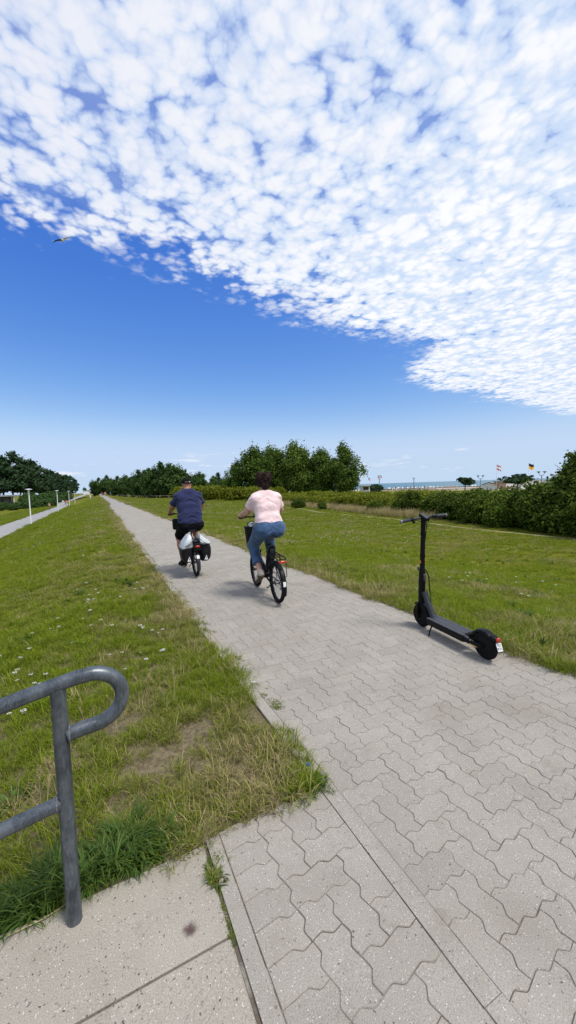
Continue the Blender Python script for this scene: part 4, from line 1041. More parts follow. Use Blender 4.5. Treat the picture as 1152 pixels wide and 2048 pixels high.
    cr.lathe([(0.02, 0.060), (0.085, 0.062), (0.09, 0.066), (0.085, 0.070), (0.02, 0.072)], (0, by_, bz), 28, 'x')
    for s, sg in ((-1, 1), (1, -1)):
        ex, ey = by_ + sg * 0.165 * math.cos(a), bz + sg * 0.165 * math.sin(a); pz.append((ex, ey))
        cr.tube([(s * 0.075, by_, bz), (s * 0.085, ex, ey)], [0.013, 0.010], 8)
    cr.tube([(-0.08, by_, bz), (0.08, by_, bz)], 0.014, 8)
    cro = cr.build('crank', darkalu, root)
    for s, (ex, ey) in zip((-1, 1), pz):
        p = MB(); p.box((s * 0.135, ex, ey), (0.085, 0.075, 0.022)); po_ = p.build('pedal', blackmat, cro, bevel=0.004)
        q = MB(); q.box((s * 0.135, ex - 0.039, ey), (0.060, 0.004, 0.014)); q.build('pedal_reflector', orangelens, po_)
    ch = MB(); ch.tube([(0.066, by_, bz + 0.085), (0.055, 0.02, R + 0.045), (0.055, -0.03, R + 0.02), (0.055, -0.01, R - 0.04), (0.060, 0.06, R - 0.11), (0.066, by_, bz - 0.085)], 0.005, 6); ch.tube([(0.058, -0.005, R - 0.02), (0.062, 0.04, R - 0.12)], 0.012, 8); ch.build('chain', darkalu, root)
    kt = MB(); kt.tube([(-0.06, 0.05, R - 0.02), (-0.085, 0.17, R - 0.10), (-0.075, 0.235, R - 0.105)], 0.008, 8); kt.build('kickstand', blackmat, root)
    return fr

# --- the woman's bicycle
WROT = (0, R_(-1.0), R_(-4.8))
b1 = thing('bicycle', 'black step-through electric bicycle ridden by the person in pink', 'bicycle', (2.111, 4.687, 0.0), WROT)
R1, WB1 = 0.275, 0.985
make_bike(b1, R1, WB1, (0.45, 0.30), (0.21, 0.935), (0.73, 1.130), 172)
fd = fender(b1, 0, R1, 55, 205, black, 0.034); patch_on_fender(fd, 0, R1, 166, 178, 0.019, whiteref)
fender(b1, WB1, R1, 40, 200, black, 0.030)
bt_ = MB(); bt_.box((0, 0.235, 0.585), (0.085, 0.075, 0.34), Matrix.Rotation(R_(18), 3, 'X')); bat = bt_.build('battery', blackmat, b1, bevel=0.012)
bl_ = MB(); bl_.tube(bez([(-0.05, 0.30, 0.40), (-0.055, 0.215, 0.60), (-0.045, 0.165, 0.735), (0, 0.15, 0.765), (0.045, 0.165, 0.735), (0.055, 0.215, 0.60), (0.05, 0.30, 0.40)], 6), 0.013, 8); bl_.build('battery_guard', greyplastic, bat)
for k in range(3):
    q = MB(); q.box((0, 0.168 + 0.03 * (k - 1) * -1 - 0.002, 0.60 + 0.085 * (k - 1)), (0.058, 0.012, 0.06), Matrix.Rotation(R_(18), 3, 'X')); q.build('panel', greyplastic, bat, bevel=0.004)
rk = MB()
for x in (-0.065, 0.065): rk.tube(bez([(x * 0.6, 0.22, 0.66), (x, 0.10, 0.655), (x, -0.15, 0.640), (x * 0.9, -0.235, 0.630)], 4), 0.0065, 8)
rk.tube([(-0.058, -0.235, 0.630), (0.058, -0.235, 0.630)], 0.0065, 8)
for y in (0.12, 0.03, -0.06, -0.15): rk.tube([(-0.065, y, 0.653), (0.065, y, 0.653)], 0.005, 6)
rk.tube([(0, 0.12, 0.653), (0, -0.23, 0.634)], 0.005, 6)
for s in (-1, 1):
    rk.tube([(s * 0.066, 0.02, 0.645), (s * 0.064, 0.0, 0.30)], 0.006, 6); rk.tube([(s * 0.066, -0.20, 0.632), (s * 0.070, -0.205, 0.40), (s * 0.064, -0.02, 0.285)], 0.005, 6)
rko = rk.build('rack', black, b1)
tl = MB(); tl.box((0, -0.252, 0.600), (0.098, 0.024, 0.026)); tl.build('tail_light', redlens, rko, bevel=0.005)
# front basket with bag
bg_ = MB(); v0 = rrect(-0.125, 0.125, -0.085, 0.085, 0.03, 3); nn_ = len(v0)
lv_ = [(0.655, 0.80), (0.68, 0.88), (0.80, 0.97), (0.93, 1.04), (0.965, 1.06)]
bg_.add([(x * s_, 1.015 + y * s_, z) for (z, s_) in lv_ for x, y in v0], [(i * nn_ + k, i * nn_ + (k + 1) % nn_, (i + 1) * nn_ + (k + 1) % nn_, (i + 1) * nn_ + k) for i in range(4) for k in range(nn_)] + [tuple(range(nn_ - 1, -1, -1)), tuple(4 * nn_ + k for k in range(nn_))])
bag = bg_.build('front_bag', blackmat, b1)
gl = MB(); gl.box((-0.045, 1.0, 0.985), (0.045, 0.11, 0.10), Matrix.Rotation(R_(25), 3, 'Y')); gl.build('grey_cover', mat('pale_cloth', (0.40, 0.42, 0.46), 0.8, var=0.2, vscale=20), bag, bevel=0.012)
hh_ = MB(); hh_.tube(bez([(-0.09, 0.94, 0.96), (-0.11, 0.93, 1.02), (-0.03, 0.93, 1.045), (0.03, 0.94, 0.97)], 6), 0.006, 6); hh_.build('strap', blackmat, bag)
br_ = MB(); br_.tube([(0, 0.80, 0.70), (0, 0.92, 0.70)], 0.012, 8); br_.build('bracket', black, bag)

# --- the man's bicycle
MROT = (0, R_(-1.0), R_(-0.5))
b2 = thing('bicycle', 'black compact bicycle with rear bags ridden by the person in navy', 'bicycle', (1.521, 6.943, 0.0), MROT)
R2, WB2 = 0.255, 1.05
make_bike(b2, R2, WB2, (0.46, 0.295), (0.20, 0.855), (0.73, 1.105), -84, 0.31)
fd = fender(b2, 0, R2, 40, 205, greyplastic, 0.034); patch_on_fender(fd, 0, R2, 146, 158, 0.024, whiteref)
fender(b2, WB2, R2, 40, 200, black, 0.030)
rk = MB()
for x in (-0.065, 0.065): rk.tube([(x, 0.24, 0.60), (x, -0.20, 0.60)], 0.0065, 8)
for y in (0.2, 0.05, -0.10, -0.20): rk.tube([(-0.065, y, 0.60), (0.065, y, 0.60)], 0.005, 6)
for s in (-1, 1): rk.tube([(s * 0.065, 0.0, 0.60), (s * 0.064, 0.0, 0.27)], 0.006, 6)
rko = rk.build('rack', black, b2)
tl = MB(); tl.box((0.0, -0.262, 0.575), (0.075, 0.020, 0.032)); tl.build('tail_light', redlens, rko, bevel=0.005)
pk = MB(); pk.box((0.0, -0.225, 0.560), (0.14, 0.06, 0.13)); pk.build('light_plate', blackmat, rko, bevel=0.01)
hbg = MB(); hbg.box((-0.10, 0.86, 0.90), (0.24, 0.15, 0.22)); hbg.build('handlebar_bag', blackmat, b2, bevel=0.03)

# --- double pannier hanging over the rack
bagblack = mat('bag_black', (0.010, 0.009, 0.012), 0.55, spec=0.2, var=0.45, vscale=9, bump=0.5, bscale=14)
baggrey = mat('bag_pale_grey', (0.46, 0.49, 0.51), 0.5, var=0.22, vscale=7, bump=0.5, bscale=16)
bagdark = mat('bag_mid_grey', (0.17, 0.18, 0.19), 0.55, var=0.3, vscale=9, bump=0.4, bscale=20)
pn = thing('pannier_bag', 'black double pannier with pale grey flaps slung over the rear rack', 'pannier', (1.521, 6.943, 0.0), MROT)
def soft_box(levels, m, name, parent, seed=0, wob=0.008, cap=True):
    """levels: list of (z, x0, x1, y0, y1); lofted rounded section with small folds"""
    r = np.random.default_rng(seed); g_ = MB(); vs_ = []; N_ = None
    for (z, x0, x1, y0, y1) in levels:
        pl_ = rrect(x0, x1, y0, y1, min(x1 - x0, y1 - y0) * 0.32, 4); N_ = len(pl_)
        for (x, y) in pl_: vs_.append((x + r.normal(0, wob), y + r.normal(0, wob), z + r.normal(0, wob)))
    fs = [(i * N_ + k, i * N_ + (k + 1) % N_, (i + 1) * N_ + (k + 1) % N_, (i + 1) * N_ + k) for i in range(len(levels) - 1) for k in range(N_)]
    if cap: fs += [tuple(range(N_ - 1, -1, -1)), tuple((len(levels) - 1) * N_ + k for k in range(N_))]
    g_.add(vs_, fs); o = g_.build(name, m, parent, angle=80)
    ss = o.modifiers.new('soft', 'SUBSURF'); ss.levels = ss.render_levels = 1
    return o
for s in (-1, 1):
    lv_ = [(0.275, 0.085, 0.19, -0.14, 0.12), (0.31, 0.075, 0.235, -0.19, 0.15), (0.42, 0.070, 0.262, -0.21, 0.17), (0.54, 0.070, 0.258, -0.215, 0.175), (0.61, 0.068, 0.235, -0.21, 0.17)]
    lv_ = [(z, min(s * a_, s * c_), max(s * a_, s * c_), y0, y1) for z, a_, c_, y0, y1 in lv_]
    sb_ = soft_box(lv_, bagblack, 'side_bag', pn, 50 + s, 0.006)
    fl = [(0.535 if s < 0 else 0.585, 0.075, 0.262, -0.226, 0.18), (0.56 if s < 0 else 0.605, 0.068, 0.262, -0.226, 0.18), (0.66, 0.062, 0.215, -0.205, 0.17), (0.735 if s < 0 else 0.72, 0.070, 0.135, -0.15, 0.12), (0.785 if s < 0 else 0.755, 0.085, 0.120, -0.09, 0.08)]
    fl = [(z, min(s * a_, s * c_), max(s * a_, s * c_), y0, y1) for z, a_, c_, y0, y1 in fl]
    soft_box(fl, baggrey, 'flap', sb_, 60 + s, 0.007)
    trg = MB(); xb = s * 0.150; trg.add([(xb - 0.035, -0.2245, 0.325), (xb + 0.030, -0.2245, 0.318), (xb + 0.004, -0.2290, 0.408), (xb - 0.008, -0.2245, 0.345), (xb + 0.010, -0.2245, 0.345), (xb + 0.002, -0.2275, 0.382)], [(0, 1, 4, 3), (1, 2, 5, 4), (2, 0, 3, 5)]); trg.build('reflector_triangle', whiteref, sb_)
    bd = MB(); bd.tube(bez([(s * 0.20, -0.226, 0.60), (s * 0.13, -0.235, 0.63), (s * 0.06, -0.222, 0.70), (s * 0.03, -0.15, 0.735)], 5), 0.018, 8, flat=(0.35, 1.0)); bd.build('strap', bagdark, sb_)
soft_box([(0.605, -0.075, 0.075, -0.205, 0.16), (0.66, -0.07, 0.07, -0.19, 0.15), (0.70, -0.05, 0.05, -0.15, 0.12)], bagblack, 'bridge', pn, 70, 0.006)
# ------------------------------------------------------------------ people: one continuous surface from a blended field
class Field:
    def __init__(s, lo, hi, h):
        s.lo = np.array(lo, float); s.h = h; s.n = np.ceil((np.array(hi) - s.lo) / h).astype(int) + 1
        s.ax = [s.lo[i] + np.arange(s.n[i]) * h for i in range(3)]; s.F = np.full(s.n, 0.5, np.float32)
    def _sl(s, lo, hi):
        a = np.clip(((np.array(lo) - s.lo) / s.h).astype(int) - 1, 0, s.n); b = np.clip(((np.array(hi) - s.lo) / s.h).astype(int) + 2, 0, s.n)
        sl = tuple(slice(a[i], b[i]) for i in range(3))
        X = s.ax[0][sl[0]][:, None, None]; Y = s.ax[1][sl[1]][None, :, None]; Z = s.ax[2][sl[2]][None, None, :]
        return sl, X, Y, Z
    def _put(s, sl, d, k):
        f = s.F[sl]
        if k <= 0: s.F[sl] = np.minimum(f, d); return
        hh = np.maximum(k - np.abs(f - d), 0) / k; s.F[sl] = np.minimum(f, d) - hh * hh * k * 0.25
    def cap(s, a, b, ra, rb=None, k=0.03, cutb=False, cuta=False):
        rb = ra if rb is None else rb; a = np.array(a, float); b = np.array(b, float); m = max(ra, rb) + k + 0.06
        sl, X, Y, Z = s._sl(np.minimum(a, b) - m, np.maximum(a, b) + m); ab = b - a; L2 = max(ab @ ab, 1e-9)
        tt = ((X - a[0]) * ab[0] + (Y - a[1]) * ab[1] + (Z - a[2]) * ab[2]) / L2; t = np.clip(tt, 0, 1)
        d = np.sqrt((X - a[0] - t * ab[0]) ** 2 + (Y - a[1] - t * ab[1]) ** 2 + (Z - a[2] - t * ab[2]) ** 2) - (ra + t * (rb - ra))
        if cutb: d = np.maximum(d, (tt - 1) * math.sqrt(L2))
        if cuta: d = np.maximum(d, -tt * math.sqrt(L2))
        s._put(sl, d, k); return s
    def ell(s, c, r, k=0.03):
        c = np.array(c, float); r = np.array(r, float); m = r + k + 0.06; sl, X, Y, Z = s._sl(c - m, c + m)
        px_, py_, pz_ = (X - c[0]) / r[0], (Y - c[1]) / r[1], (Z - c[2]) / r[2]; k0 = np.sqrt(px_ ** 2 + py_ ** 2 + pz_ ** 2)
        k1 = np.sqrt((px_ / r[0]) ** 2 + (py_ / r[1]) ** 2 + (pz_ / r[2]) ** 2) + 1e-9
        s._put(sl, k0 * (k0 - 1) / k1, k); return s
    def cut(s, n, d):
        """keep n.p < d"""
        s.F = np.maximum(s.F, (s.ax[0][:, None, None] * n[0] + s.ax[1][None, :, None] * n[1] + s.ax[2][None, None, :] * n[2] - d).astype(np.float32)); return s
    def mesh(s, name, wob=0.0, wsc=20.0):
        F = s.F; g = F < 0; nx, ny, nz = F.shape
        c = [g[i:nx - 1 + i, j:ny - 1 + j, k:nz - 1 + k] for i in (0, 1) for j in (0, 1) for k in (0, 1)]
        tot = sum(x.astype(np.int8) for x in c); act = (tot > 0) & (tot < 8); cells = np.argwhere(act); idx = -np.ones(act.shape, np.int64); idx[act] = np.arange(len(cells))
        P = np.zeros((len(cells), 3)); W_ = np.zeros(len(cells)); I, J, K = cells.T
        cor = [(i, j, k) for i in (0, 1) for j in (0, 1) for k in (0, 1)]
        for a in cor:
            for ax in range(3):
                if a[ax]: continue
                b = list(a); b[ax] = 1; fa = F[I + a[0], J + a[1], K + a[2]]; fb = F[I + b[0], J + b[1], K + b[2]]; m = (fa < 0) != (fb < 0)
                tt = np.where(m, fa / np.where(m, fa - fb, 1), 0); p = np.array(a, float)[None, :].repeat(len(cells), 0); p[:, ax] = tt
                P[m] += p[m]; W_[m] += 1
        V = s.lo + (cells + P / W_[:, None]) * s.h
        Q = []
        for ax in range(3):
            a1, a2 = [x for x in range(3) if x != ax]
            sh = [slice(None)] * 3; s0 = list(sh); s1 = list(sh); s0[ax] = slice(0, -1); s1[ax] = slice(1, None)
            ch = g[tuple(s0)] != g[tuple(s1)]; E = np.argwhere(ch); E = E[(E[:, a1] > 0) & (E[:, a2] > 0) & (E[:, a1] < F.shape[a1] - 1) & (E[:, a2] < F.shape[a2] - 1)]
            if not len(E): continue
            inside0 = g[tuple(E.T)]
            def cell(d1, d2):
                q = E.copy(); q[:, a1] -= d1; q[:, a2] -= d2; return idx[tuple(q.T)]
            q = np.stack([cell(1, 1), cell(0, 1), cell(0, 0), cell(1, 0)], 1); flip = inside0 if ax != 1 else ~inside0
            q[~flip] = q[~flip][:, ::-1]; Q.append(q)
        Q = np.concatenate(Q); Q = Q[(Q >= 0).all(1)]
        if wob:
            d_ = V[:, 0] * 0.55 * np.sign(V[:, 0]) + V[:, 2]; fold = (vnoise(d_ * 26, V[:, 0] * 5 + 3) - 0.5) * 2 * wob * 1.1     # slanting cloth folds
            cxy = V[:, :2].mean(0); nv = V[:, :2] - cxy; nv /= np.linalg.norm(nv, axis=1)[:, None] + 1e-6; V = V.copy(); V[:, :2] += nv * fold[:, None]
            V = V + wob * (np.stack([vnoise(V[:, 0] * wsc + V[:, 1] * wsc * 0.7, V[:, 2] * wsc), vnoise(V[:, 1] * wsc + 40, V[:, 2] * wsc + 9), vnoise(V[:, 0] * wsc + 80, V[:, 1] * wsc + V[:, 2] * wsc)], 1) - 0.5) * 2
        return np_mesh(name, V, Q, None, smooth=True)

def skin_mat(name, c):
    m = mat(name, c, 0.5, var=0.14, vscale=9, bump=0.15, bscale=120); b = m.node_tree.nodes['Principled BSDF']
    b.inputs['Subsurface Weight'].default_value = 0.08; b.inputs['Subsurface Radius'].default_value = (0.01, 0.004, 0.002); return m
def cloth_mat(name, c, weave=420.0, var=0.16, rough=0.85, folds=0.6):
    m = bpy.data.materials.new(name); m.use_nodes = True; t = NT(m.node_tree); b = m.node_tree.nodes['Principled BSDF']
    co = t.n('ShaderNodeTexCoord').outputs['Object']; st = t.n('ShaderNodeMapping', {0: co, 1: (0, 0, 0), 2: (0.3, 0.5, 0), 3: (9.0, 6.0, 16.0)}).outputs[0]
    a = t.noise(co, weave, 2.0, 0.6); f = t.noise(st, 1.0, 3.0, 0.55, 0.8); g = t.noise(co, 7.0, 4.0, 0.6)
    cc = t.mix(t.smooth(g, 0.3, 0.7), (*[x * (1 - var) for x in c], 1), (*[min(1, x * (1 + var)) for x in c], 1))
    cc = t.mix(t.math('MULTIPLY', t.smooth(a, 0.3, 0.7), 0.35), cc, (*[x * 0.72 for x in c], 1))
    t.put(b.inputs['Base Color'], cc); b.inputs['Roughness'].default_value = rough; b.inputs['Specular IOR Level'].default_value = 0.2
    b.inputs['Sheen Weight'].default_value = 0.12 if max(c) > 0.05 else 0.0; b.inputs['Specular IOR Level'].default_value = 0.2 if max(c) > 0.05 else 0.08
    bn = t.n('ShaderNodeBump', {'Strength': folds, 'Distance': 0.03, 'Height': f}); bn2 = t.n('ShaderNodeBump', {'Strength': 0.25, 'Distance': 0.002, 'Height': a, 'Normal': bn.outputs[0]})
    t.link(bn2.outputs[0], b.inputs['Normal']); return m

def limb_pose(P):
    """mirror helper: fills joints"""
    return {k: np.array(v, float) for k, v in P.items()}
def arm(F, sh, el, wr, r, k=0.025, off=0.0):
    F.cap(sh, el, r[0] + off, r[1] + off, k); F.cap(el, wr, r[1] + off, r[2] + off, k)
def hand(F, wr, s, gx, gy, gz, kk=0.008):
    """fist round a bar that runs along x at (gx, gy, gz); s = side"""
    kn = np.array((gx, gy + 0.012, gz + 0.030))
    F.cap(wr, (gx - s * 0.0, gy - 0.030, gz + 0.024), 0.026, 0.026, 0.02)
    F.cap((gx - 0.026, gy - 0.028, gz + 0.022), (gx + 0.026, gy - 0.028, gz + 0.022), 0.020, 0.020, 0.015)
    for i in range(4):
        x = gx + s * (0.032 - 0.021 * i) * -1; ln = (0.9, 1.0, 0.96, 0.8)[i]
        p = [(x, gy - 0.018, gz + 0.034), (x, gy + 0.020 * ln, gz + 0.036), (x, gy + 0.036 * ln, gz + 0.006), (x, gy + 0.022 * ln, gz - 0.022), (x, gy - 0.004, gz - 0.028)]
        for a, b_, r1, r2 in zip(p[:-1], p[1:], (0.0100, 0.0096, 0.0092, 0.0086), (0.0096, 0.0092, 0.0086, 0.0078)): F.cap(a, b_, r1, r2, 0.005)
    F.cap((gx - s * 0.034, gy - 0.030, gz + 0.016), (gx - s * 0.046, gy - 0.004, gz + 0.006), 0.0115, 0.010, 0.010)
    F.cap((gx - s * 0.046, gy - 0.004, gz + 0.006), (gx - s * 0.040, gy + 0.018, gz - 0.014), 0.010, 0.0085, 0.005)
def face(F, c, w=0.074, d=0.094, h=0.115):
    x, y, z = c
    F.ell(c, (w, d, h), 0.02); F.ell((x, y + 0.035, z - 0.060), (w * 0.74, 0.055, 0.055), 0.03)
    F.cap((x, y + d - 0.004, z + 0.012), (x, y + d + 0.018, z - 0.022), 0.009, 0.013, 0.012)          # nose
    F.cap((x - 0.02, y + d - 0.008, z - 0.058), (x + 0.02, y + d - 0.008, z - 0.058), 0.007, 0.007, 0.008)  # mouth
    F.cap((x - 0.040, y + d - 0.022, z + 0.028), (x + 0.040, y + d - 0.022, z + 0.028), 0.010, 0.010, 0.012)  # brow
    for s in (-1, 1):
        F.ell((x + s * (w + 0.004), y - 0.004, z - 0.008), (0.009, 0.021, 0.032), 0.006); F.ell((x + s * 0.031, y + d - 0.022, z + 0.008), (0.013, 0.011, 0.009), 0.004)
def eyes(parent, c, d=0.094):
    m_ = mat('eye', (0.04, 0.03, 0.025), 0.2)
    for s in (-1, 1):
        e = MB(); e.ball((c[0] + s * 0.031, c[1] + d - 0.0135, c[2] + 0.008), 0.006, 8, 6); e.build('eye', m_, parent)
def shoe(name, heel, toe, side, m_up, m_sole, parent, lift=0.0):
    heel = np.array(heel); toe = np.array(toe); F = Field(np.minimum(heel, toe) - 0.09, np.maximum(heel, toe) + 0.10, 0.008)
    up = np.array((0, 0, 1.0)); ax = (toe - heel) / np.linalg.norm(toe - heel); up = up - ax * (up @ ax); up /= np.linalg.norm(up)
    F.cap(heel + up * 0.012, heel + up * 0.045, 0.036, 0.038, 0.02); F.cap(heel + up * 0.010, toe + up * 0.004, 0.037, 0.036, 0.03); F.cap(heel + up * 0.045, heel + ax * 0.10 + up * 0.03, 0.034, 0.034, 0.03); F.ell(toe + up * 0.004, (0.046, 0.04, 0.030), 0.03)
    F.cut(-up, -((heel - up * 0.020) @ up)); o = link_obj(name, F.mesh('shoe'), m_up, parent)
    S = Field(np.minimum(heel, toe) - 0.09, np.maximum(heel, toe) + 0.10, 0.008); S.cap(heel - up * 0.02, toe - up * 0.022, 0.040, 0.043, 0.02); S.ell(toe - up * 0.02, (0.048, 0.042, 0.03), 0.02)
    S.cut(up, (heel - up * 0.014) @ up); S.cut(-up, -((heel - up * 0.036) @ up)); link_obj('sole', S.mesh('sole'), m_sole, o); return o

def make_rider(root_name, label, loc, rot, J, skin, build, parts):
    F = Field((-0.50, -0.15, 0.12), (0.50, 1.02, 1.95), 0.0085); B = build
    F.cap((-B['hipx'], *J['pelvis'][1:]), (B['hipx'], *J['pelvis'][1:]), B['hipr'], None, 0.05)
    F.cap(J['pelvis'], J['chest'], B['waist'], B['chestr'], 0.06); F.cap(J['chest'] + (-B['chx'], 0, 0), J['chest'] + (B['chx'], 0, 0), B['chestr'], None, 0.06)
    F.cap(J['shL'], J['shR'], B['shr'], None, 0.05); F.cap(J['neck'], J['head'] - (0, 0.02, 0.06), B['neckr'], B['neckr'], 0.03)
    face(F, J['head'])
    for s, S in ((-1, 'L'), (1, 'R')):
        arm(F, J['sh' + S], J['el' + S], J['wr' + S], B['arm'])
        hand(F, J['wr' + S], s, *J['gr' + S])
        F.cap(J['hip' + S], J['kn' + S], B['thigh'], B['knee'], 0.05); F.cap(J['kn' + S], J['an' + S], B['knee'] * 0.98, B['ankle'], 0.03)
        cm = J['kn' + S] * 0.68 + J['an' + S] * 0.32 + np.array((0, -0.022, 0)); F.ell(cm, (B['calf'], B['calf'], 0.10), 0.04)
        F.cap(J['an' + S], J['heel' + S], B['ankle'], 0.030, 0.02); F.cap(J['heel' + S] + (0, 0, 0.005), J['toe' + S], 0.030, 0.026, 0.03)
    o = link_obj('person', F.mesh('person_body'), skin, None, loc, rot); tag(o, label, 'person'); eyes(o, J['head'])
    return o

# --- rider in pink: seen from behind, left foot low, hands on the grips
JW = limb_pose(dict(pelvis=(0, .205, 1.02), chest=(0, .30, 1.335), neck=(0, .325, 1.475), head=(0.004, .375, 1.655), shL=(-.155, .305, 1.418), shR=(.155, .305, 1.418),
    elL=(-.252, .420, 1.235), elR=(.252, .420, 1.235), wrL=(-.278, .605, 1.195), wrR=(.278, .605, 1.195), grL=(-.275, .665, 1.143), grR=(.275, .665, 1.143),
    hipL=(-.105, .225, .985), hipR=(.105, .225, .985), knL=(-.135, .605, .715), knR=(.135, .680, .865), anL=(-.130, .335, .385), anR=(.130, .520, .475),
    heelL=(-.130, .275, .345), toeL=(-.138, .425, .245), heelR=(.130, .465, .430), toeR=(.138, .635, .395)))
BW = dict(hipx=.08, hipr=.090, waist=.080, chx=.060, chestr=.075, shr=.046, neckr=.050, arm=(.052, .046, .029), thigh=.085, knee=.050, ankle=.036, calf=.040)
skinw = skin_mat('skin_fair', (0.52, 0.29, 0.21))
woman = make_rider('person', 'person with short brown hair in pale pink T-shirt and rolled blue jeans, cycling', (2.111, 4.687, 0.0), WROT, JW, skinw, BW, None)
pinkm = cloth_mat('pink_jersey', (0.80, 0.60, 0.61), folds=0.45); denim = cloth_mat('blue_denim', (0.045, 0.092, 0.185), 600, 0.38, folds=0.5)
F = Field((-0.40, -0.02, 0.86), (0.40, 0.60, 1.62), 0.0085)
F.cap((-.102, .200, .985), (.102, .200, .985), .127, .127, .04); F.cap((-.072, .235, 1.13), (.072, .235, 1.13), .118, None, .06); F.cap((-.086, .285, 1.29), (.086, .285, 1.29), .113, None, .07)
F.cap((-.100, .30, 1.385), (.100, .30, 1.385), .100, None, .06); F.cap((0, .31, 1.44), (0, .335, 1.525), .080, .064, .05)
for s in (-1, 1): F.cap((s * .05, .312, 1.468), (s * .155, .305, 1.418), .064, .064, .05); F.cap((s * .155, .305, 1.420), (s * .232, .385, 1.285), .066, .063, .04, cutb=True)
F.cut((0, -0.05, -1), -(0.965 + 0.05 * 0.2)); F.cut((0, 0.30, 1.0), 1.517 + 0.30 * 0.33)
shirt = link_obj('shirt', F.mesh('shirt', 0.006, 13), pinkm, woman)
F = Field((-0.40, -0.05, 0.36), (0.40, 0.90, 1.20), 0.0085)
F.cap((-.098, .190, .995), (.098, .190, .995), .122, None, .05); F.ell((-.076, .13, .985), (.095, .080, .10), .05); F.ell((.076, .13, .985), (.095, .080, .10), .05)
for s, S in ((-1, 'L'), (1, 'R')):
    h_, k_, a_ = JW['hip' + S], JW['kn' + S], JW['an' + S]; cu = k_ + (a_ - k_) * 0.72
    F.cap(h_, k_, .118, .082, .06); F.cap(k_, cu, .084, .068, .03, cutb=True); F.cap(cu - (a_ - k_) * 0.09, cu, .072, .073, .004, cutb=True)
F.cut((0, 0, 1), 1.10); link_obj('jeans', F.mesh('jeans', 0.005, 15), denim, woman)
stitch = mat('denim_stitch', (0.25, 0.30, 0.42), 0.8)
for s in (-1, 1):
    q = MB(); q.tube(bez([(s * .050, .068, 1.010), (s * .10, .062, 0.990), (s * .165, .088, 1.005)], 5), 0.003, 5); q.build('pocket_seam', stitch, woman)
hairm = bpy.data.materials.new('brown_hair'); hairm.use_nodes = True; t = NT(hairm.node_tree); b = hairm.node_tree.nodes['Principled BSDF']
co = t.n('ShaderNodeTexCoord').outputs['Object']; st = t.n('ShaderNodeMapping', {0: co, 3: (70.0, 70.0, 12.0)}).outputs[0]; hn = t.noise(st, 1.0, 4.0, 0.65, 0.6)
t.put(b.inputs['Base Color'], t.mix(t.smooth(hn, 0.35, 0.7), (0.006, 0.003, 0.0025, 1), (0.040, 0.016, 0.011, 1))); b.inputs['Roughness'].default_value = 0.7; b.inputs['Specular IOR Level'].default_value = 0.2
bn = t.n('ShaderNodeBump', {'Strength': 1.0, 'Distance': 0.02, 'Height': hn}); t.link(bn.outputs[0], b.inputs['Normal'])
F = Field((-0.20, 0.16, 1.44), (0.20, 0.56, 1.84), 0.0075)
F.ell((0.0, .350, 1.688), (.098, .108, .096), .02); F.ell((-.062, .335, 1.645), (.050, .070, .072), .03); F.ell((.060, .335, 1.668), (.048, .070, .058), .03); F.ell((0, .285, 1.625), (.070, .045, .085), .03); F.cap((-0.012, .268, 1.60), (-.016, .268, 1.505), .030, .010, .03)
for k in range(22):
    a = rng.uniform(0, 6.28); zz_ = rng.uniform(1.62, 1.77); rr_ = .10 * math.sqrt(max(0.05, 1 - ((zz_ - 1.69) / .11) ** 2))
    if math.sin(a) > 0.5: continue
    F.ell((rr_ * math.cos(a), .345 + rr_ * math.sin(a), zz_), (.026, .026, .034), .012)
F.cut((0, 1.0, -0.75), 0.445 - 0.75 * 1.70)
link_obj('hair', F.mesh('hair', 0.010, 42), hairm, woman)
for k in range(46):
    a = rng.uniform(math.pi * 0.9, math.pi * 2.1); zz_ = rng.uniform(1.58, 1.78); rr_ = .112 * math.sqrt(max(0.05, 1 - ((zz_ - 1.685) / .125) ** 2)); c0 = Vector((rr_ * math.cos(a), .345 + rr_ * math.sin(a), zz_)); out_ = Vector((math.cos(a), math.sin(a), rng.uniform(-0.9, 0.3))).normalized()
    q = MB(); q.tube([c0 - out_ * 0.01, c0 + out_ * 0.012 + Vector((0, 0, -0.010)), c0 + out_ * 0.018 + Vector((rng.normal(0, .006), 0, -0.030))], [0.008, 0.005, 0.001], 5); q.build('hair_lock', hairm, woman)
shoem = mat('pale_canvas', (0.42, 0.36, 0.31), 0.8, var=0.15); solem = mat('brown_sole', (0.10, 0.07, 0.045), 0.8)
for S in 'LR': shoe('shoe', JW['heel' + S] - (0, 0, .004), JW['toe' + S], S, shoem, solem, woman)

# --- rider in navy
JM = limb_pose(dict(pelvis=(0, .19, .945), chest=(0, .285, 1.34), neck=(0, .33, 1.53), head=(0.012, .395, 1.675), shL=(-.172, .30, 1.455), shR=(.172, .30, 1.455),
    elL=(-.272, .418, 1.262), elR=(.268, .418, 1.262), wrL=(-.292, .600, 1.172), wrR=(.292, .600, 1.172), grL=(-.285, .665, 1.118), grR=(.285, .665, 1.118),
    hipL=(-.105, .21, .915), hipR=(.105, .21, .915), knL=(-.160, .585, .665), knR=(.155, .665, .905), anL=(-.150, .405, .255), anR=(.145, .490, .520),
    heelL=(-.150, .345, .205), toeL=(-.172, .510, .170), heelR=(.145, .430, .505), toeR=(.150, .590, .480)))
BM = dict(hipx=.09, hipr=.090, waist=.095, chx=.08, chestr=.090, shr=.052, neckr=.066, arm=(.058, .050, .034), thigh=.095, knee=.062, ankle=.038, calf=.058)
skinm = skin_mat('skin_tanned', (0.36, 0.155, 0.095))
man = make_rider('person', 'person with black cap in navy T-shirt and black shorts, cycling ahead', (1.521, 6.943, 0.0), MROT, JM, skinm, BM, None)
navy = cloth_mat('navy_jersey', (0.019, 0.025, 0.078), folds=0.4); blk = cloth_mat('black_shorts', (0.007, 0.007, 0.008), folds=0.4)
F = Field((-0.45, -0.12, 0.80), (0.45, 0.66, 1.70), 0.009)
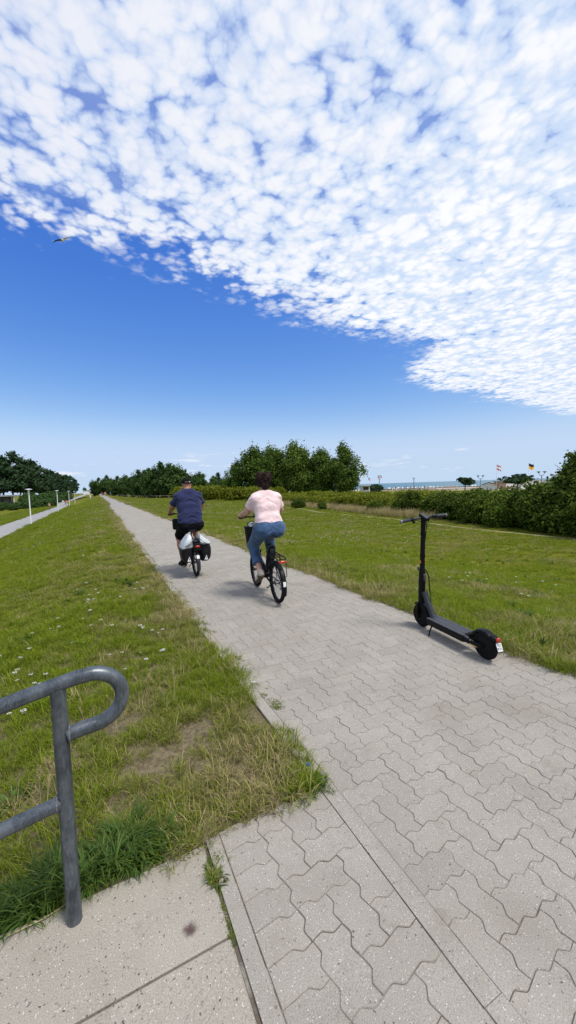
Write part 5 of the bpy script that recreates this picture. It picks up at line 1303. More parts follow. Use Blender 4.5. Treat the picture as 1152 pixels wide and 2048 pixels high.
F.cap((-.098, .185, .985), (.098, .185, .985), .128, None, .05); F.cap((-.090, .220, 1.12), (.090, .220, 1.12), .138, None, .07); F.cap((-.098, .262, 1.28), (.098, .262, 1.28), .132, None, .07); F.cap((-.108, .285, 1.41), (.108, .285, 1.41), .112, None, .06)
F.cap((0, .315, 1.50), (0, .340, 1.590), .095, .078, .05)
for s in (-1, 1): F.cap((s * .06, .312, 1.515), (s * .172, .30, 1.455), .076, .076, .05); F.cap((s * .172, .30, 1.455), (s * .258, .385, 1.300), .078, .075, .04, cutb=True)
F.cut((0, -0.05, -1), -(0.905 + .05 * .2)); F.cut((0, 0.30, 1.0), 1.575 + .30 * .34)
link_obj('shirt', F.mesh('shirt', 0.009, 12), navy, man)
F = Field((-0.40, -0.05, 0.55), (0.40, 0.80, 1.10), 0.009)
F.cap((-.104, .180, .925), (.104, .180, .925), .126, None, .05)
for s, S in ((-1, 'L'), (1, 'R')):
    h_, k_ = JM['hip' + S], JM['kn' + S]; F.cap(h_, h_ + (k_ - h_) * 0.86, .118, .100, .05, cutb=True)
F.cut((0, 0, 1), 1.02); link_obj('shorts', F.mesh('shorts', 0.006, 14), blk, man)
capm = cloth_mat('cap_cloth', (0.008, 0.008, 0.007), folds=0.1)
F = Field((-0.16, 0.22, 1.58), (0.18, 0.66, 1.86), 0.0075); hx, hy2, hz2 = JM['head']
F.ell((hx, hy2 - .006, hz2 + .035), (.090, .108, .098), .01); F.cut((0, 0.10, -1.0), -(hz2 + .018) + 0.10 * hy2)
F.ell((hx, hy2 + .125, hz2 + .035), (.075, .085, .012), .012)
capo = link_obj('cap', F.mesh('cap'), capm, man)
q = MB(); q.box((hx + .028, hy2 - .104, hz2 + .040), (.030, .010, .016)); q.build('buckle', whiteref, capo, bevel=0.003)
q = MB(); q.tube([(hx - .05, hy2 - .100, hz2 + .038), (hx, hy2 - .112, hz2 + .038), (hx + .055, hy2 - .098, hz2 + .042)], 0.005, 6); q.build('strap', bagdark, capo)
cl_ = MB(); cl_.box((-.005, .2475, 1.566), (.095, .004, .020), Matrix.Rotation(R_(-18), 3, 'X')); cl_.build('neck_label', whiteref, man)
q = MB(); q.box((.055, .252, 1.567), (.022, .004, .028), Matrix.Rotation(R_(-18), 3, 'X')); q.build('label_end', mat('label_red', (0.25, 0.03, 0.05), 0.7), man)
for s_ in (-1, 1):
    gl_ = MB(); gl_.tube([(hx + s_ * .084, hy2 - .03, hz2 - .005), (hx + s_ * .080, hy2 + .085, hz2 + .005)], 0.003, 6); gl_.build('glasses_arm', mat('glasses_red', (0.30, 0.02, 0.02), 0.4), man)
for S in 'LR': shoe('shoe', JM['heel' + S] - (0, 0, .004), JM['toe' + S], S, blackmat, rubber, man)
# ------------------------------------------------------------------ trees, bushes and hedges
barkm = mat('bark', (0.075, 0.058, 0.042), 0.95, var=0.4, vscale=6, bump=0.8, bscale=14)
def foliage(name, lo, mid_, hi, trans=0.25): return leaf_mat(name, [(0.0, lo), (0.55, mid_), (1.0, hi)], trans=trans, rough=0.75, spec=0.12)
leaf_poplar = foliage('poplar_leaf', (0.0341, 0.0717, 0.0125), (0.0854, 0.1482, 0.0213), (0.2134, 0.2748, 0.0501))
leaf_pine = foliage('pine_needles', (0.0147, 0.0368, 0.0184), (0.0331, 0.0699, 0.0294), (0.0736, 0.1214, 0.0478), 0.12)
leaf_wood = foliage('wood_leaf', (0.0230, 0.0538, 0.0173), (0.0538, 0.1056, 0.0269), (0.1152, 0.1824, 0.0422))
leaf_bush = foliage('thicket_leaf', (0.0198, 0.0363, 0.0066), (0.0693, 0.1155, 0.0132), (0.1815, 0.2475, 0.0264))
leaf_hedge = foliage('hedge_leaf', (0.0747, 0.0978, 0.0092), (0.1610, 0.1898, 0.0138), (0.2760, 0.2875, 0.0345), 0.35)
def crown_mesh(name, blobs, n_cl, per, leaf, sig, seed, flat=1.0, aspect=1.5, inner=0.15):
    """many leaf-sized faces in clumps on and in the blobs (cx, cy, cz, rx, ry, rz)"""
    r = np.random.default_rng(seed); B = np.array(blobs, float); ar = (B[:, 3] * B[:, 4] + B[:, 4] * B[:, 5] + B[:, 3] * B[:, 5]); which = r.choice(len(B), n_cl, p=ar / ar.sum())
    d = r.normal(0, 1, (n_cl, 3)); d /= np.linalg.norm(d, axis=1)[:, None]; rad = np.where(r.random(n_cl) < inner, r.uniform(0.2, 0.8, n_cl), r.uniform(0.78, 1.04, n_cl))
    c = B[which, :3] + d * B[which, 3:] * rad[:, None]
    P = np.repeat(c, per, 0) + r.normal(0, 1, (n_cl * per, 3)) * sig * np.array((1, 1, flat)); N_ = len(P)
    nrm = np.repeat(d, per, 0) * 0.5 + r.normal(0, 0.6, (N_, 3)) + np.array((0, 0, 0.35)); nrm /= np.linalg.norm(nrm, axis=1)[:, None]
    u = np.cross(nrm, r.normal(0, 1, (N_, 3))); u /= np.linalg.norm(u, axis=1)[:, None]; v = np.cross(nrm, u); s_ = leaf * r.uniform(0.6, 1.35, N_)[:, None] / 2
    V = np.stack([P - u * s_ * aspect, P - v * s_ + u * s_ * 0.15, P + u * s_ * aspect, P + v * s_ + u * s_ * 0.15], 1).reshape(-1, 3); V[:, 2] = np.maximum(V[:, 2], 0.02)
    return np_mesh(name, V, np.arange(N_ * 4).reshape(-1, 4), None)
def trunk_mesh(name, h, r0, limbs, seed, lean=0.0):
    r = np.random.default_rng(seed); m = MB(); pts = [(lean * (k / 5) ** 2 * h + r.normal(0, 0.02) * h * 0.1 * k / 5, r.normal(0, 0.02) * h * 0.1 * k / 5, h * k / 5 - 0.15) for k in range(6)]
    m.tube(pts, [r0 * (1.25 - 0.2 * k) if k else r0 * 1.6 for k in range(6)], 8)
    for k in range(limbs):
        z = h * r.uniform(0.35, 0.9); a = r.uniform(0, 6.28); L_ = h * r.uniform(0.2, 0.4); f = z / h; x0 = lean * f * f * h
        m.tube([(x0, 0, z), (x0 + math.cos(a) * L_ * 0.5, math.sin(a) * L_ * 0.5, z + L_ * 0.35), (x0 + math.cos(a) * L_, math.sin(a) * L_, z + L_ * 0.75)], [r0 * 0.45, r0 * 0.3, r0 * 0.1], 6)
    return m.mesh(name)
def place_tree(name, label, cat, crown, trunk, cm, loc, s, rz, group=None, sz=None):
    o = thing(name, label, cat, loc, (0, 0, rz), group); o.scale = (s, s, sz or s)
    link_obj('crown', crown, cm, o); link_obj('trunk', trunk, barkm, o); return o
def gz(x, y): return float(zg(x, y))

# crown shapes (unit: metres, full size)
def rb(seed, n, H, W_, z0=0.25, top=0.98, fat=0.30):
    r = np.random.default_rng(seed); out = []
    for k in range(n):
        f = (k + 0.5) / n; z = H * (z0 + (top - z0) * f); w = W_ * math.sin(math.pi * min(0.97, (0.16 + 0.80 * f))) ** 0.8; a = r.uniform(0, 6.28); q = w * r.uniform(0.2, 0.62)
        out.append((q * math.cos(a), q * math.sin(a), z, w * r.uniform(0.42, 0.62), w * r.uniform(0.42, 0.62), H * fat * r.uniform(0.35, 0.6)))
    return out
pop = [crown_mesh('poplar_crown', rb(s, 18, 12.0, 4.4, 0.10, 0.94, 0.22), 420, 36, 0.27, 0.42, s, 1.25) for s in (101, 102, 103)]
popt = trunk_mesh('poplar_trunk', 9.5, 0.22, 9, 5)
wood = [crown_mesh('wood_crown', rb(s, 13, 11.5, 4.2, 0.12, 0.93, 0.24), 250, 30, 0.42, 0.45, s) for s in (111, 112, 113)]
woodt = trunk_mesh('wood_trunk', 8.5, 0.2, 7, 6)
def pine_blobs(seed, H=18.0, W_=5.0, n=14):
    r = np.random.default_rng(seed); out = []
    for k in range(n):
        f = k / (n - 1); z = H * (0.30 + 0.66 * f); w = W_ * (1 - 0.72 * f ** 1.8); a = r.uniform(0, 6.28); q = w * r.uniform(0.25, 0.8)
        out.append((q * math.cos(a), q * math.sin(a), z, w * r.uniform(0.35, 0.5), w * r.uniform(0.35, 0.5), H * r.uniform(0.035, 0.06)))
    return out
pine = [crown_mesh('pine_crown', pine_blobs(s), 260, 30, 0.55, 0.55, s, 0.55) for s in (121, 122, 123)]
pinet = trunk_mesh('pine_trunk', 16.0, 0.28, 6, 7)

# --- the poplar clump by the hedge
PL = ['tall poplar with the highest crown in the middle of the poplar clump', 'poplar with the broad rounded crown at the left end of the clump', 'poplar at the right end of the clump nearest the sea', 'poplar filling the clump between its tallest and its right tree', 'poplar in the clump directly behind the head of the pink rider', 'low bushy poplar at the left foot of the clump']
PL += ['poplar at the back of the clump, mostly hidden'] * 4
for k, (x, y, s, sz) in enumerate([(44.2, 85.0, 1.05, 1.13), (34.2, 87.0, 1.12, 1.05), (54.0, 77.5, 1.05, 1.03), (49.6, 81.5, 0.98, 0.98), (39.4, 87.5, 1.1, 1.08), (29.8, 88.5, 0.72, 0.74), (41.5, 90.0, 1.05, 1.0), (47.0, 87.0, 1.0, 1.0), (36.5, 91.0, 1.0, 0.98), (52.0, 83.5, 0.95, 0.95)]):
    place_tree('poplar_tree', PL[k], 'tree', pop[k % 3], popt, leaf_poplar, (x, y, gz(x, y)), s, 1.3 * k, 'poplars in the clump beside the hedge', sz)
# --- the wood right of the path, far
spots = [(-2.0, 262, .85), (0.5, 256, .85), (4.0, 246, .85), (7.5, 238, .86), (9.5, 218, .86), (12.5, 206, .90), (14.5, 190, .92), (16.0, 172, .94), (17.8, 158, .98), (19.0, 150, 1.02), (21.5, 146, 1.05), (24.0, 144, 1.06), (27.0, 146, 1.02), (22.5, 158, 1.1), (26.0, 156, 1.1), (30.5, 140, .72), (33.0, 134, .66), (36.0, 130, .62), (38.0, 124, .56), (41.0, 122, .52), (34.5, 146, .80), (29.0, 150, .95), (40.0, 138, .70), (18.0, 176, 1.0), (13.0, 226, 1.0), (6.0, 262, 1.0), (44.0, 128, .55), (47.5, 124, .52)]
WL = {10: 'tallest broadleaf tree at the high point of the wood right of the path', 0: 'broadleaf tree at the left end of the wood, above the path'}
for k, (x, y, s) in enumerate(spots):
    place_tree('broadleaf_tree', WL.get(k, 'dark broadleaf tree in the dense wood right of the far path'), 'tree', wood[k % 3], woodt, leaf_wood, (x, y, gz(x, y)), s, 1.7 * k, 'trees of the wood right of the path')
# --- pines left of the lower path
pl_ = [(-52, 178, 1.15), (-47, 186, 1.18), (-41, 190, 1.20), (-36.5, 196, 1.22), (-33.5, 206, 1.22), (-31, 216, 1.20), (-29, 226, 1.14), (-27.5, 238, 1.08), (-26, 252, 1.04), (-24.5, 266, 1.0), (-23, 282, .98), (-21.5, 300, .96), (-20.5, 318, .95), (-19, 338, .94), (-17.5, 360, .94), (-38, 212, 1.2), (-44, 204, 1.22), (-34, 228, 1.2), (-31, 246, 1.12), (-28, 274, 1.05), (-25, 306, 1.0), (-50, 198, 1.2), (-22, 344, .98), (-57, 172, 1.1)]
for k, (x, y, s) in enumerate(pl_):
    place_tree('pine_tree', ('tall dark pine behind the pavilion at the left edge' if y < 214 else 'dark pine in the row beyond the lower path, right of the pavilion'), 'tree', pine[k % 3], pinet, leaf_pine, (x, y, LOW_Z), s * 1.08, 2.1 * k, 'pines left of the lower path', s * rng.uniform(0.92, 1.03))
# understorey below the pines
und = crown_mesh('shrub_crown', [(0, 0, 0.9, 1.5, 1.4, 0.9), (0.8, 0.3, 0.7, 1.0, 1.0, 0.7), (-0.9, -0.2, 0.75, 1.0, 1.1, 0.75)], 130, 24, 0.20, 0.20, 131)
undt = trunk_mesh('shrub_stem', 1.0, 0.05, 4, 8)
for k, (x, y, s) in enumerate([(-17, 150, 1.5), (-20, 156, 1.8), (-16, 170, 1.7), (-22, 170, 2.2), (-15.5, 190, 2.0), (-19, 200, 2.4), (-16, 215, 2.2), (-15, 240, 2.2), (-14.5, 130, 1.2), (-18.5, 185, 2.0)]):
    place_tree('shrub', 'leafy green shrub at the foot of the pine row', 'shrub', und, undt, leaf_wood, (x, y, LOW_Z), s, k * 1.1, 'shrubs under the pines')
# clipped round bushes in front of the pavilion
ball = crown_mesh('round_bush_crown', [(0, 0, 0.75, 1.25, 1.2, 0.75)], 110, 26, 0.16, 0.12, 133, inner=0.05)
for k, (x, y, s) in enumerate([(-24.5, 122, 1.1), (-22.2, 121.5, 1.15), (-19.8, 121, 1.1), (-17.6, 120.5, 1.15), (-15.4, 121, 1.1), (-21.5, 113.5, 1.0), (-18.6, 113, .95), (-24.3, 114, 1.0), (-14.2, 128, 1.3), (-12.9, 136, 1.3)]):
    place_tree('clipped_bush', 'clipped dark round bush on the lawn before the pavilion', 'bush', ball, undt, leaf_wood, (x, y, LOW_Z), s, k * 0.9, 'clipped bushes before the pavilion')

# --- thicket on the right, close
bushes = [crown_mesh('thicket_crown', [(0, 0, 1.15, 1.25, 1.2, 1.05), (0.9, 0.2, 0.9, 0.9, 0.9, 0.85), (-0.9, -0.1, 0.85, 0.9, 0.95, 0.8), (0.1, 0.7, 1.5, 0.8, 0.7, 0.8), (-0.4, -0.7, 1.0, 0.8, 0.7, 0.95), (0.4, -0.2, 1.9, 0.55, 0.5, 0.5)], 340, 34, 0.105, 0.15, s, 0.9, 1.7, 0.12) for s in (141, 142, 143)]
bstem = trunk_mesh('thicket_stems', 1.7, 0.05, 8, 9)
tb = [(20.3, 8.6, 1.25), (20.6, 10.6, 1.14), (20.7, 12.4, 1.00), (20.9, 14.4, .84), (21.3, 16.5, .80), (21.9, 18.6, .78), (22.6, 20.6, .80), (22.4, 7.6, 1.3), (22.8, 10.2, 1.16), (23.2, 13.0, .98), (23.6, 15.8, .86), (24.4, 18.6, .85), (20.4, 6.4, 1.3), (25.5, 11.5, 1.1), (26.2, 15.0, .95), (20.5, 4.2, 1.3), (19.9, 9.6, .90), (20.0, 11.6, .80), (20.2, 13.6, .70), (20.5, 15.6, .66)]
for k, (x, y, s) in enumerate(tb):
    place_tree('thicket_bush', ('low dark bush at the very front foot of the thicket, beside the trail' if k > 15 else 'tall dark bush at the right end of the thicket' if y < 12 else 'dense dark green bush in the middle of the thicket right of the lawn'), 'bush', bushes[k % 3], bstem, leaf_bush, (x, y, gz(x, y)), s, k * 1.9, 'bushes of the dark thicket on the right')
tcr = crown_mesh('elder_crown', [(0, 0, 3.0, 0.7, 0.7, 0.9), (0.7, 0.2, 2.7, 0.7, 0.6, 0.6), (-0.5, 0.3, 2.5, 0.6, 0.6, 0.6), (0.1, -0.4, 3.6, 0.5, 0.5, 0.5)], 230, 30, 0.11, 0.15, 151)
place_tree('elder_tree', 'small tree rising above the thicket at the right edge of the picture', 'tree', tcr, trunk_mesh('elder_trunk', 3.0, 0.07, 6, 10), leaf_bush, (20.5, 10.1, gz(20.5, 10.1)), 0.98, 0.4)
# --- yellow-green hedge running back from the thicket
hb = [crown_mesh('hedge_crown', [(0, 0, 0.7, 1.2, 1.2, 0.7), (0.6, 0.5, 0.9, 0.9, 0.9, 0.65), (-0.7, -0.4, 0.85, 0.9, 0.9, 0.65)], 210, 28, 0.13, 0.16, s) for s in (161, 162)]
hn = 0
for (x, y, s) in [(24.3 + 0.12 * k, 22.5 + 2.0 * k, 0.92 + 0.08 * math.sin(k * 2.1)) for k in range(18)] + [(26.6 + 0.12 * k, 23.5 + 2.2 * k, 1.02 + 0.08 * math.sin(k * 1.3)) for k in range(17)] + [(29.3 + 0.16 * k, 25 + 2.6 * k, 1.05) for k in range(15)]:
    place_tree('hedge_bush', ('yellow-green bush in the front row of the hedge, behind the dry grass' if hn < 18 else 'yellow-green bush in the middle row of the hedge' if hn < 35 else 'yellow-green bush at the back of the hedge, towards the sea'), 'bush', hb[hn % 2], undt, leaf_hedge, (x, y, gz(x, y)), s, hn * 1.3, 'bushes of the yellow-green hedge', s * (0.78 + 0.28 * float(vnoise(hn * 0.9, 4.2)))); hn += 1
for k, (x, y, s) in enumerate([(28, 70, 1.6), (31, 74, 1.7), (26, 78, 1.7), (24, 88, 1.9), (28, 92, 2.0), (22, 98, 2.0), (33, 82, 1.8), (36, 78, 1.6), (27, 104, 2.2), (22, 112, 2.2)]):
    place_tree('shrub', 'light green rounded shrub between the poplars and the wood', 'shrub', hb[k % 2], undt, leaf_hedge if k % 3 else leaf_bush, (x, y, gz(x, y)), s, k, 'shrubs between the poplars and the wood')
SL = ['lone dark shrub at the edge of the dry grass, behind the pink rider', 'small dark shrub on the lawn beside the trail', 'low dark shrub in the dry grass left of the scooter stem', 'leafy upright shrub in the dry grass before the hedge']
for k, (x, y, s) in enumerate([(21.6, 41.0, .50), (21.9, 36.0, .34), (22.0, 27.0, .50), (22.9, 24.0, .80)]):
    place_tree('shrub', SL[k], 'shrub', bushes[k % 3], bstem, leaf_bush, (x, y, gz(x, y)), s, k, None)

# ------------------------------------------------------------------ far things left of the dike
white_metal = mat('white_metal', (0.72, 0.73, 0.74), 0.45, var=0.06, vscale=3)
LL = ['nearest white lamp post beside the lower path', 'second white lamp post along the lower path', 'third white lamp post along the lower path', 'farthest white lamp post, where the lower path bends']
for k, (x, y) in enumerate([(-7.38, 55.0), (-7.40, 90.6), (-7.45, 127.0), (-7.6, 160.0)]):
    o = thing('street_lamp', LL[k], 'lamp post', (x, y, LOW_Z), (0, 0, 0), 'lamp posts along the lower path')
    m = MB(); m.tube([(0, 0, -0.1), (0, 0, 0.5), (0, 0, 3.95)], [0.085, 0.075, 0.055], 10); m.build('pole', white_metal, o)
    m = MB(); m.lathe([(0, 0.0), (0.10, 0.0), (0.11, 0.30), (0.07, 0.34), (0, 0.34)], (0, 0, 3.92), 14); m.build('lamp_housing', mat('lamp_glass', (0.62, 0.63, 0.62), 0.25), o)
    m = MB(); m.lathe([(0, 0.10), (0.18, 0.085), (0.38, 0.02), (0.38, 0.0), (0, 0.0)], (0, 0, 4.25), 20); m.build('lamp_shade', white_metal, o)
# pavilion
pv_ = thing('pavilion', 'flat-roofed pavilion with white posts under the pines', 'building', (-34.0, 186.0, LOW_Z))
roofm = mat('roof_felt', (0.26, 0.27, 0.29), 0.8, var=0.15, vscale=1); wallm = mat('pavilion_wall', (0.13, 0.125, 0.12), 0.8, var=0.2, vscale=1)
m = MB(); m.box((0, 0, 3.55), (15.5, 9.0, 0.55)); m.build('roof', roofm, pv_, smooth=False)
m = MB(); m.box((-2.0, 1.5, 1.6), (9.0, 5.5, 3.3)); m.build('wall', wallm, pv_, smooth=False)
for x in (7.2, 4.6, -0.2, -5.0):
    m = MB(); m.box((x, -4.0, 1.64), (0.26, 0.26, 3.28)); m.build('post', white_metal, pv_, smooth=False)
for x in (-5, -2.6, 0.2):
    m = MB(); m.box((x, -1.30, 1.7), (1.6, 0.06, 1.7)); m.build('window', mat('dark_pane', (0.03, 0.035, 0.04), 0.1), pv_, smooth=False)
m = MB(); m.box((6.6, -3.0, 0.35), (2.6, 2.0, 0.7)); m.build('bench_block', white_metal, pv_, smooth=False)
m = MB(); m.tube([(-36.1, 190, LOW_Z - 0.2), (-36.1, 190, 18.0)], [0.32, 0.22], 10); tag(m.build('flag_pole', white_metal), 'thick white mast at the left edge before the pines', 'pole')
m = MB(); m.box((-14.2, 139, LOW_Z + 0.9), (1.6, 1.2, 1.8)); m.box((-14.2, 139, LOW_Z + 1.86), (1.8, 1.4, 0.12)); tag(m.build('utility_cabinet', mat('cabinet_grey', (0.33, 0.36, 0.38), 0.6)), 'grey utility cabinet among the bushes by the lower path', 'cabinet')
# far promenade stretch climbing to the crest
rp = MB(); rp.add([(-14.5, 205, LOW_Z + 0.02), (-11.5, 205, LOW_Z + 0.02), (-6.0, 420, 1.10), (-10.0, 420, 1.10)], [(0, 1, 2, 3)]); struct(rp.build('path', asph, smooth=False), 'far stretch of the lower path rising towards the horizon')
# far white houses in the gap at the end of the path
for k, (x, y, w, h) in enumerate([(-14.5, 640, 9, 5.0), (-6.5, 655, 6, 4.2), (-1.5, 640, 5, 4.0)]):
    o = thing('house', ['long white house in the gap at the end of the dike', 'white house in the middle of the gap at the end of the dike', 'small white house at the right of the gap, by the wood'][k], 'house', (x, y, -1.0))
    m = MB(); m.box((0, 0, h / 2), (w, 6, h)); m.build('wall', white_metal, o, smooth=False)
    m = MB(); m.prism([(-w / 2 - .3, h), (w / 2 + .3, h), (w / 2 - 1, h + 1.6), (-w / 2 + 1, h + 1.6)], -3.2, 3.2, Matrix.Rotation(R_(90), 4, 'X')); m.build('roof', roofm, o, smooth=False)
for k, (x, y) in enumerate([(-20, 760), (-8, 780), (4, 770), (14, 790)]):
    place_tree('broadleaf_tree', 'hazy tree on the skyline behind the far white houses', 'tree', wood[k % 3], woodt, leaf_wood, (x, y, -1.0), 1.1, k, 'far trees on the skyline')

# ------------------------------------------------------------------ far people (simple continuous figures)
def figure_mesh(step, arm_f, seed):
    F = Field((-0.45, -0.5, -0.02), (0.45, 0.5, 1.85), 0.028)
    F.cap((-.07, 0, .95), (.07, 0, .95), .12, None, .05); F.cap((0, 0, .98), (0, .02, 1.32), .125, .13, .05); F.cap((-.15, .02, 1.40), (.15, .02, 1.40), .065, None, .05); F.cap((0, .02, 1.42), (0, .03, 1.56), .05, None, .03); F.ell((0, .04, 1.64), (.085, .10, .12), .02)
    for s in (-1, 1):
        F.cap((s * .085, 0, .93), (s * .09, s * step * .5 + .04, .50), .085, .06, .04); F.cap((s * .09, s * step * .5 + .04, .50), (s * .09, s * step, .09), .058, .042, .03); F.cap((s * .09, s * step, .05), (s * .10, s * step + .15, .04), .045, .035, .02)
        F.cap((s * .19, .02, 1.38), (s * .23, -s * arm_f * .5, 1.12), .052, .042, .03); F.cap((s * .23, -s * arm_f * .5, 1.12), (s * .22, -s * arm_f + .06, .88), .04, .032, .03)
    return F.mesh('figure')
figs = [figure_mesh(0.20, 0.18, 1), figure_mesh(0.06, 0.05, 2), figure_mesh(0.30, 0.22, 3)]
def fig_mat(nm, top_c, leg_c, hair=(0.04, 0.025, 0.02)):
    m = bpy.data.materials.new(nm); m.use_nodes = True; t = NT(m.node_tree); b = m.node_tree.nodes['Principled BSDF']
    z = t.n('ShaderNodeSeparateXYZ', {0: t.n('ShaderNodeTexCoord').outputs['Object']}).outputs[2]
    t.put(b.inputs['Base Color'], t.ramp(t.math('DIVIDE', z, 1.8), [(0.0, (0.03, 0.03, 0.03)), (0.045, leg_c), (0.53, top_c), (0.80, (0.42, 0.23, 0.16)), (0.925, hair)], 'CONSTANT')); b.inputs['Roughness'].default_value = 0.8
    return m
FM = dict(white=fig_mat('white_clothes', (0.75, 0.75, 0.74), (0.6, 0.58, 0.55)), red=fig_mat('red_top', (0.55, 0.06, 0.08), (0.08, 0.09, 0.14)), pink=fig_mat('pink_top', (0.66, 0.38, 0.40), (0.5, 0.45, 0.40)), dark=fig_mat('dark_clothes', (0.03, 0.035, 0.05), (0.025, 0.025, 0.03)), blue=fig_mat('blue_top', (0.12, 0.20, 0.42), (0.05, 0.05, 0.07)), tan=fig_mat('tan_top', (0.42, 0.24, 0.14), (0.14, 0.10, 0.06)))
fn = 0
def person(label, x, y, z, cm, rz=0.0, s=1.0, group=None):
    global fn
    me = figs[fn % 3].copy(); fn += 1; me.materials.clear(); me.materials.append(FM[cm]); o = link_obj('person', me, None, None, (x, y, z), (0, 0, rz)); o.scale = (s, s, s); tag(o, label, 'person', group); return o
person('distant walker in red at the far end of the path', 1.6, 178, 0, 'red', 3.0)
person('distant walker in pale pink at the far end of the path', 2.7, 176, 0, 'pink', 0.2)
person('distant walker in dark clothes right of the two pink ones on the far path', 3.1, 182, 0, 'dark', 0.1)
person('distant walker in blue at the edge of the far wood', 4.9, 184, gz(4.9, 184), 'blue', 0.5)
person('distant person in white on the grass just left of the far path', -2.6, 165, gz(-2.6, 165), 'white', 0)
person('walker in pale clothes crossing before the far wood', 19.2, 151, gz(19.2, 151), 'white', 1.4)
person('walker in tan before the far wood, right of the pale one', 21.9, 147, gz(21.9, 147), 'tan', 1.4)
person('walker in tan clothes on the lower path', -9.9, 101, LOW_Z + 0.03, 'tan', 3.0)
person('pedestrian in red on the lower path by the third lamp post', -9.0, 136, LOW_Z + 0.03, 'red', 3.0)
person('pedestrian in white on the lower path by the third lamp post', -9.8, 137, LOW_Z + 0.03, 'white', 3.0)
# low rail along the wood's edge
fw = mat('grey_wood', (0.20, 0.185, 0.16), 0.9, var=0.2)
fe = thing('fence', 'low grey rail fence along the foot of the far wood', 'fence', (0, 0, 0))
pts_ = [(8.0, 186), (11.0, 172), (13.6, 160), (16.0, 151), (18.6, 143), (22.0, 138), (26, 134)]
for a, bq in zip(pts_[:-1], pts_[1:]):
    m = MB(); m.tube([(*a, gz(*a) + 0.8), (*bq, gz(*bq) + 0.8)], 0.07, 6); m.build('rail', fw, fe)
for a in pts_:
    m = MB(); m.box((a[0], a[1], gz(*a) + 0.4), (0.16, 0.16, 1.0)); m.build('post', fw, fe)
# ------------------------------------------------------------------ the beach side, far right
PZ = -1.9
pm = mat('promenade_stone', (0.38, 0.33, 0.27), 0.9, var=0.15, vscale=0.4)
def along(px_, dep):
    """a point at that depth in front of the lens axis, in the direction of that column of the photograph"""
    r_ = (px_ - 576.0) / 769.0; return (dep * (math.sin(_yaw) + r_ * math.cos(_yaw)), dep * (math.cos(_yaw) - r_ * math.sin(_yaw)))
m = MB(); prev = None
for p in range(700, 1300, 40):
    a = along(p, 182); bq = along(p, 205); cur = [(a[0], a[1], PZ + 0.05), (bq[0], bq[1], PZ + 0.05), (a[0], a[1], PZ - 1.2)]
    if prev: m.add([prev[0], cur[0], cur[1], prev[1], prev[2], cur[2]], [(0, 1, 2, 3), (0, 4, 5, 1)])
    prev = cur
struct(m.build('beach_promenade', pm, smooth=False), 'paved promenade behind the beach')
wallb = mat('brown_wall', (0.16, 0.105, 0.070), 0.85, var=0.25, vscale=0.6)
m = MB()
for p in range(720, 1000, 20):
    a, bq = along(p, 207), along(p + 20, 207); m.add([(*a, PZ - 0.5), (*bq, PZ - 0.5), (*bq, PZ + 0.42), (*a, PZ + 0.42)], [(0, 1, 2, 3)]); c1, c2 = along(p, 207.5), along(p + 20, 207.5); m.add([(*a, PZ + 0.42), (*bq, PZ + 0.42), (*c2, PZ + 0.42), (*c1, PZ + 0.42)], [(0, 1, 2, 3)])
tag(m.build('wall', wallb, smooth=False), 'low brown wall between the promenade and the beach chairs', 'wall')
# hooded beach chairs
hoodm = mat('hood_white', (0.74, 0.74, 0.72), 0.8, var=0.08, vscale=2); wick = mat('wicker', (0.52, 0.44, 0.33), 0.85, var=0.2, vscale=6); tanhood = mat('hood_tan', (0.50, 0.38, 0.28), 0.8)
cm_ = {}
m = MB(); m.prism([(-0.45, 0.0), (0.45, 0.0), (0.45, 0.55), (0.10, 0.60), (-0.45, 0.60)], -0.6, 0.6, Matrix.Rotation(R_(90), 4, 'X')); cm_['body'] = m.mesh('beach_chair_body', False)
m = MB(); pf = [(-0.50, 0.55), (0.02, 0.55), (0.10, 0.90), (0.46, 1.25), (0.40, 1.58), (0.05, 1.66), (-0.34, 1.52), (-0.48, 1.1)]; m.prism(pf, -0.62, 0.62, Matrix.Rotation(R_(90), 4, 'X')); cm_['hood'] = m.mesh('beach_chair_hood', False)
m = MB(); m.box((0.18, 0, 0.62), (0.55, 1.0, 0.10)); cm_['seat'] = m.mesh('beach_chair_seat', False)
k_ = 0
for p, dep, tan_ in [(779, 236, 0), (789, 228, 0), (797, 240, 0), (806, 232, 0), (815, 226, 0), (823, 238, 0), (831, 230, 0), (838, 242, 0), (845, 228, 0), (853, 224, 0), (861, 236, 0), (867, 220, 0), (876, 226, 0), (884, 216, 0), (893, 232, 1), (899, 222, 1), (906, 236, 1), (913, 226, 1), (944, 220, 0), (950, 232, 0)]:
    x, y = along(p, dep); cat_l = 'pale hooded beach chair in the long row by the sea' if not tan_ else 'tan hooded beach chair at the right end of the row by the sea'
    o = thing('beach_chair', cat_l, 'beach chair', (x, y, -3.15), (0, 0, rng.uniform(-0.5, 0.9) - 1.2), 'white beach chairs' if not tan_ else 'tan beach chairs'); o.scale = (1.3, 1.3, 1.18)
    for nm in ('body', 'hood', 'seat'):
        me = cm_[nm].copy(); me.materials.append(wick if nm == 'body' else (tanhood if tan_ else hoodm)); link_obj(nm, me, None, o)
    k_ += 1
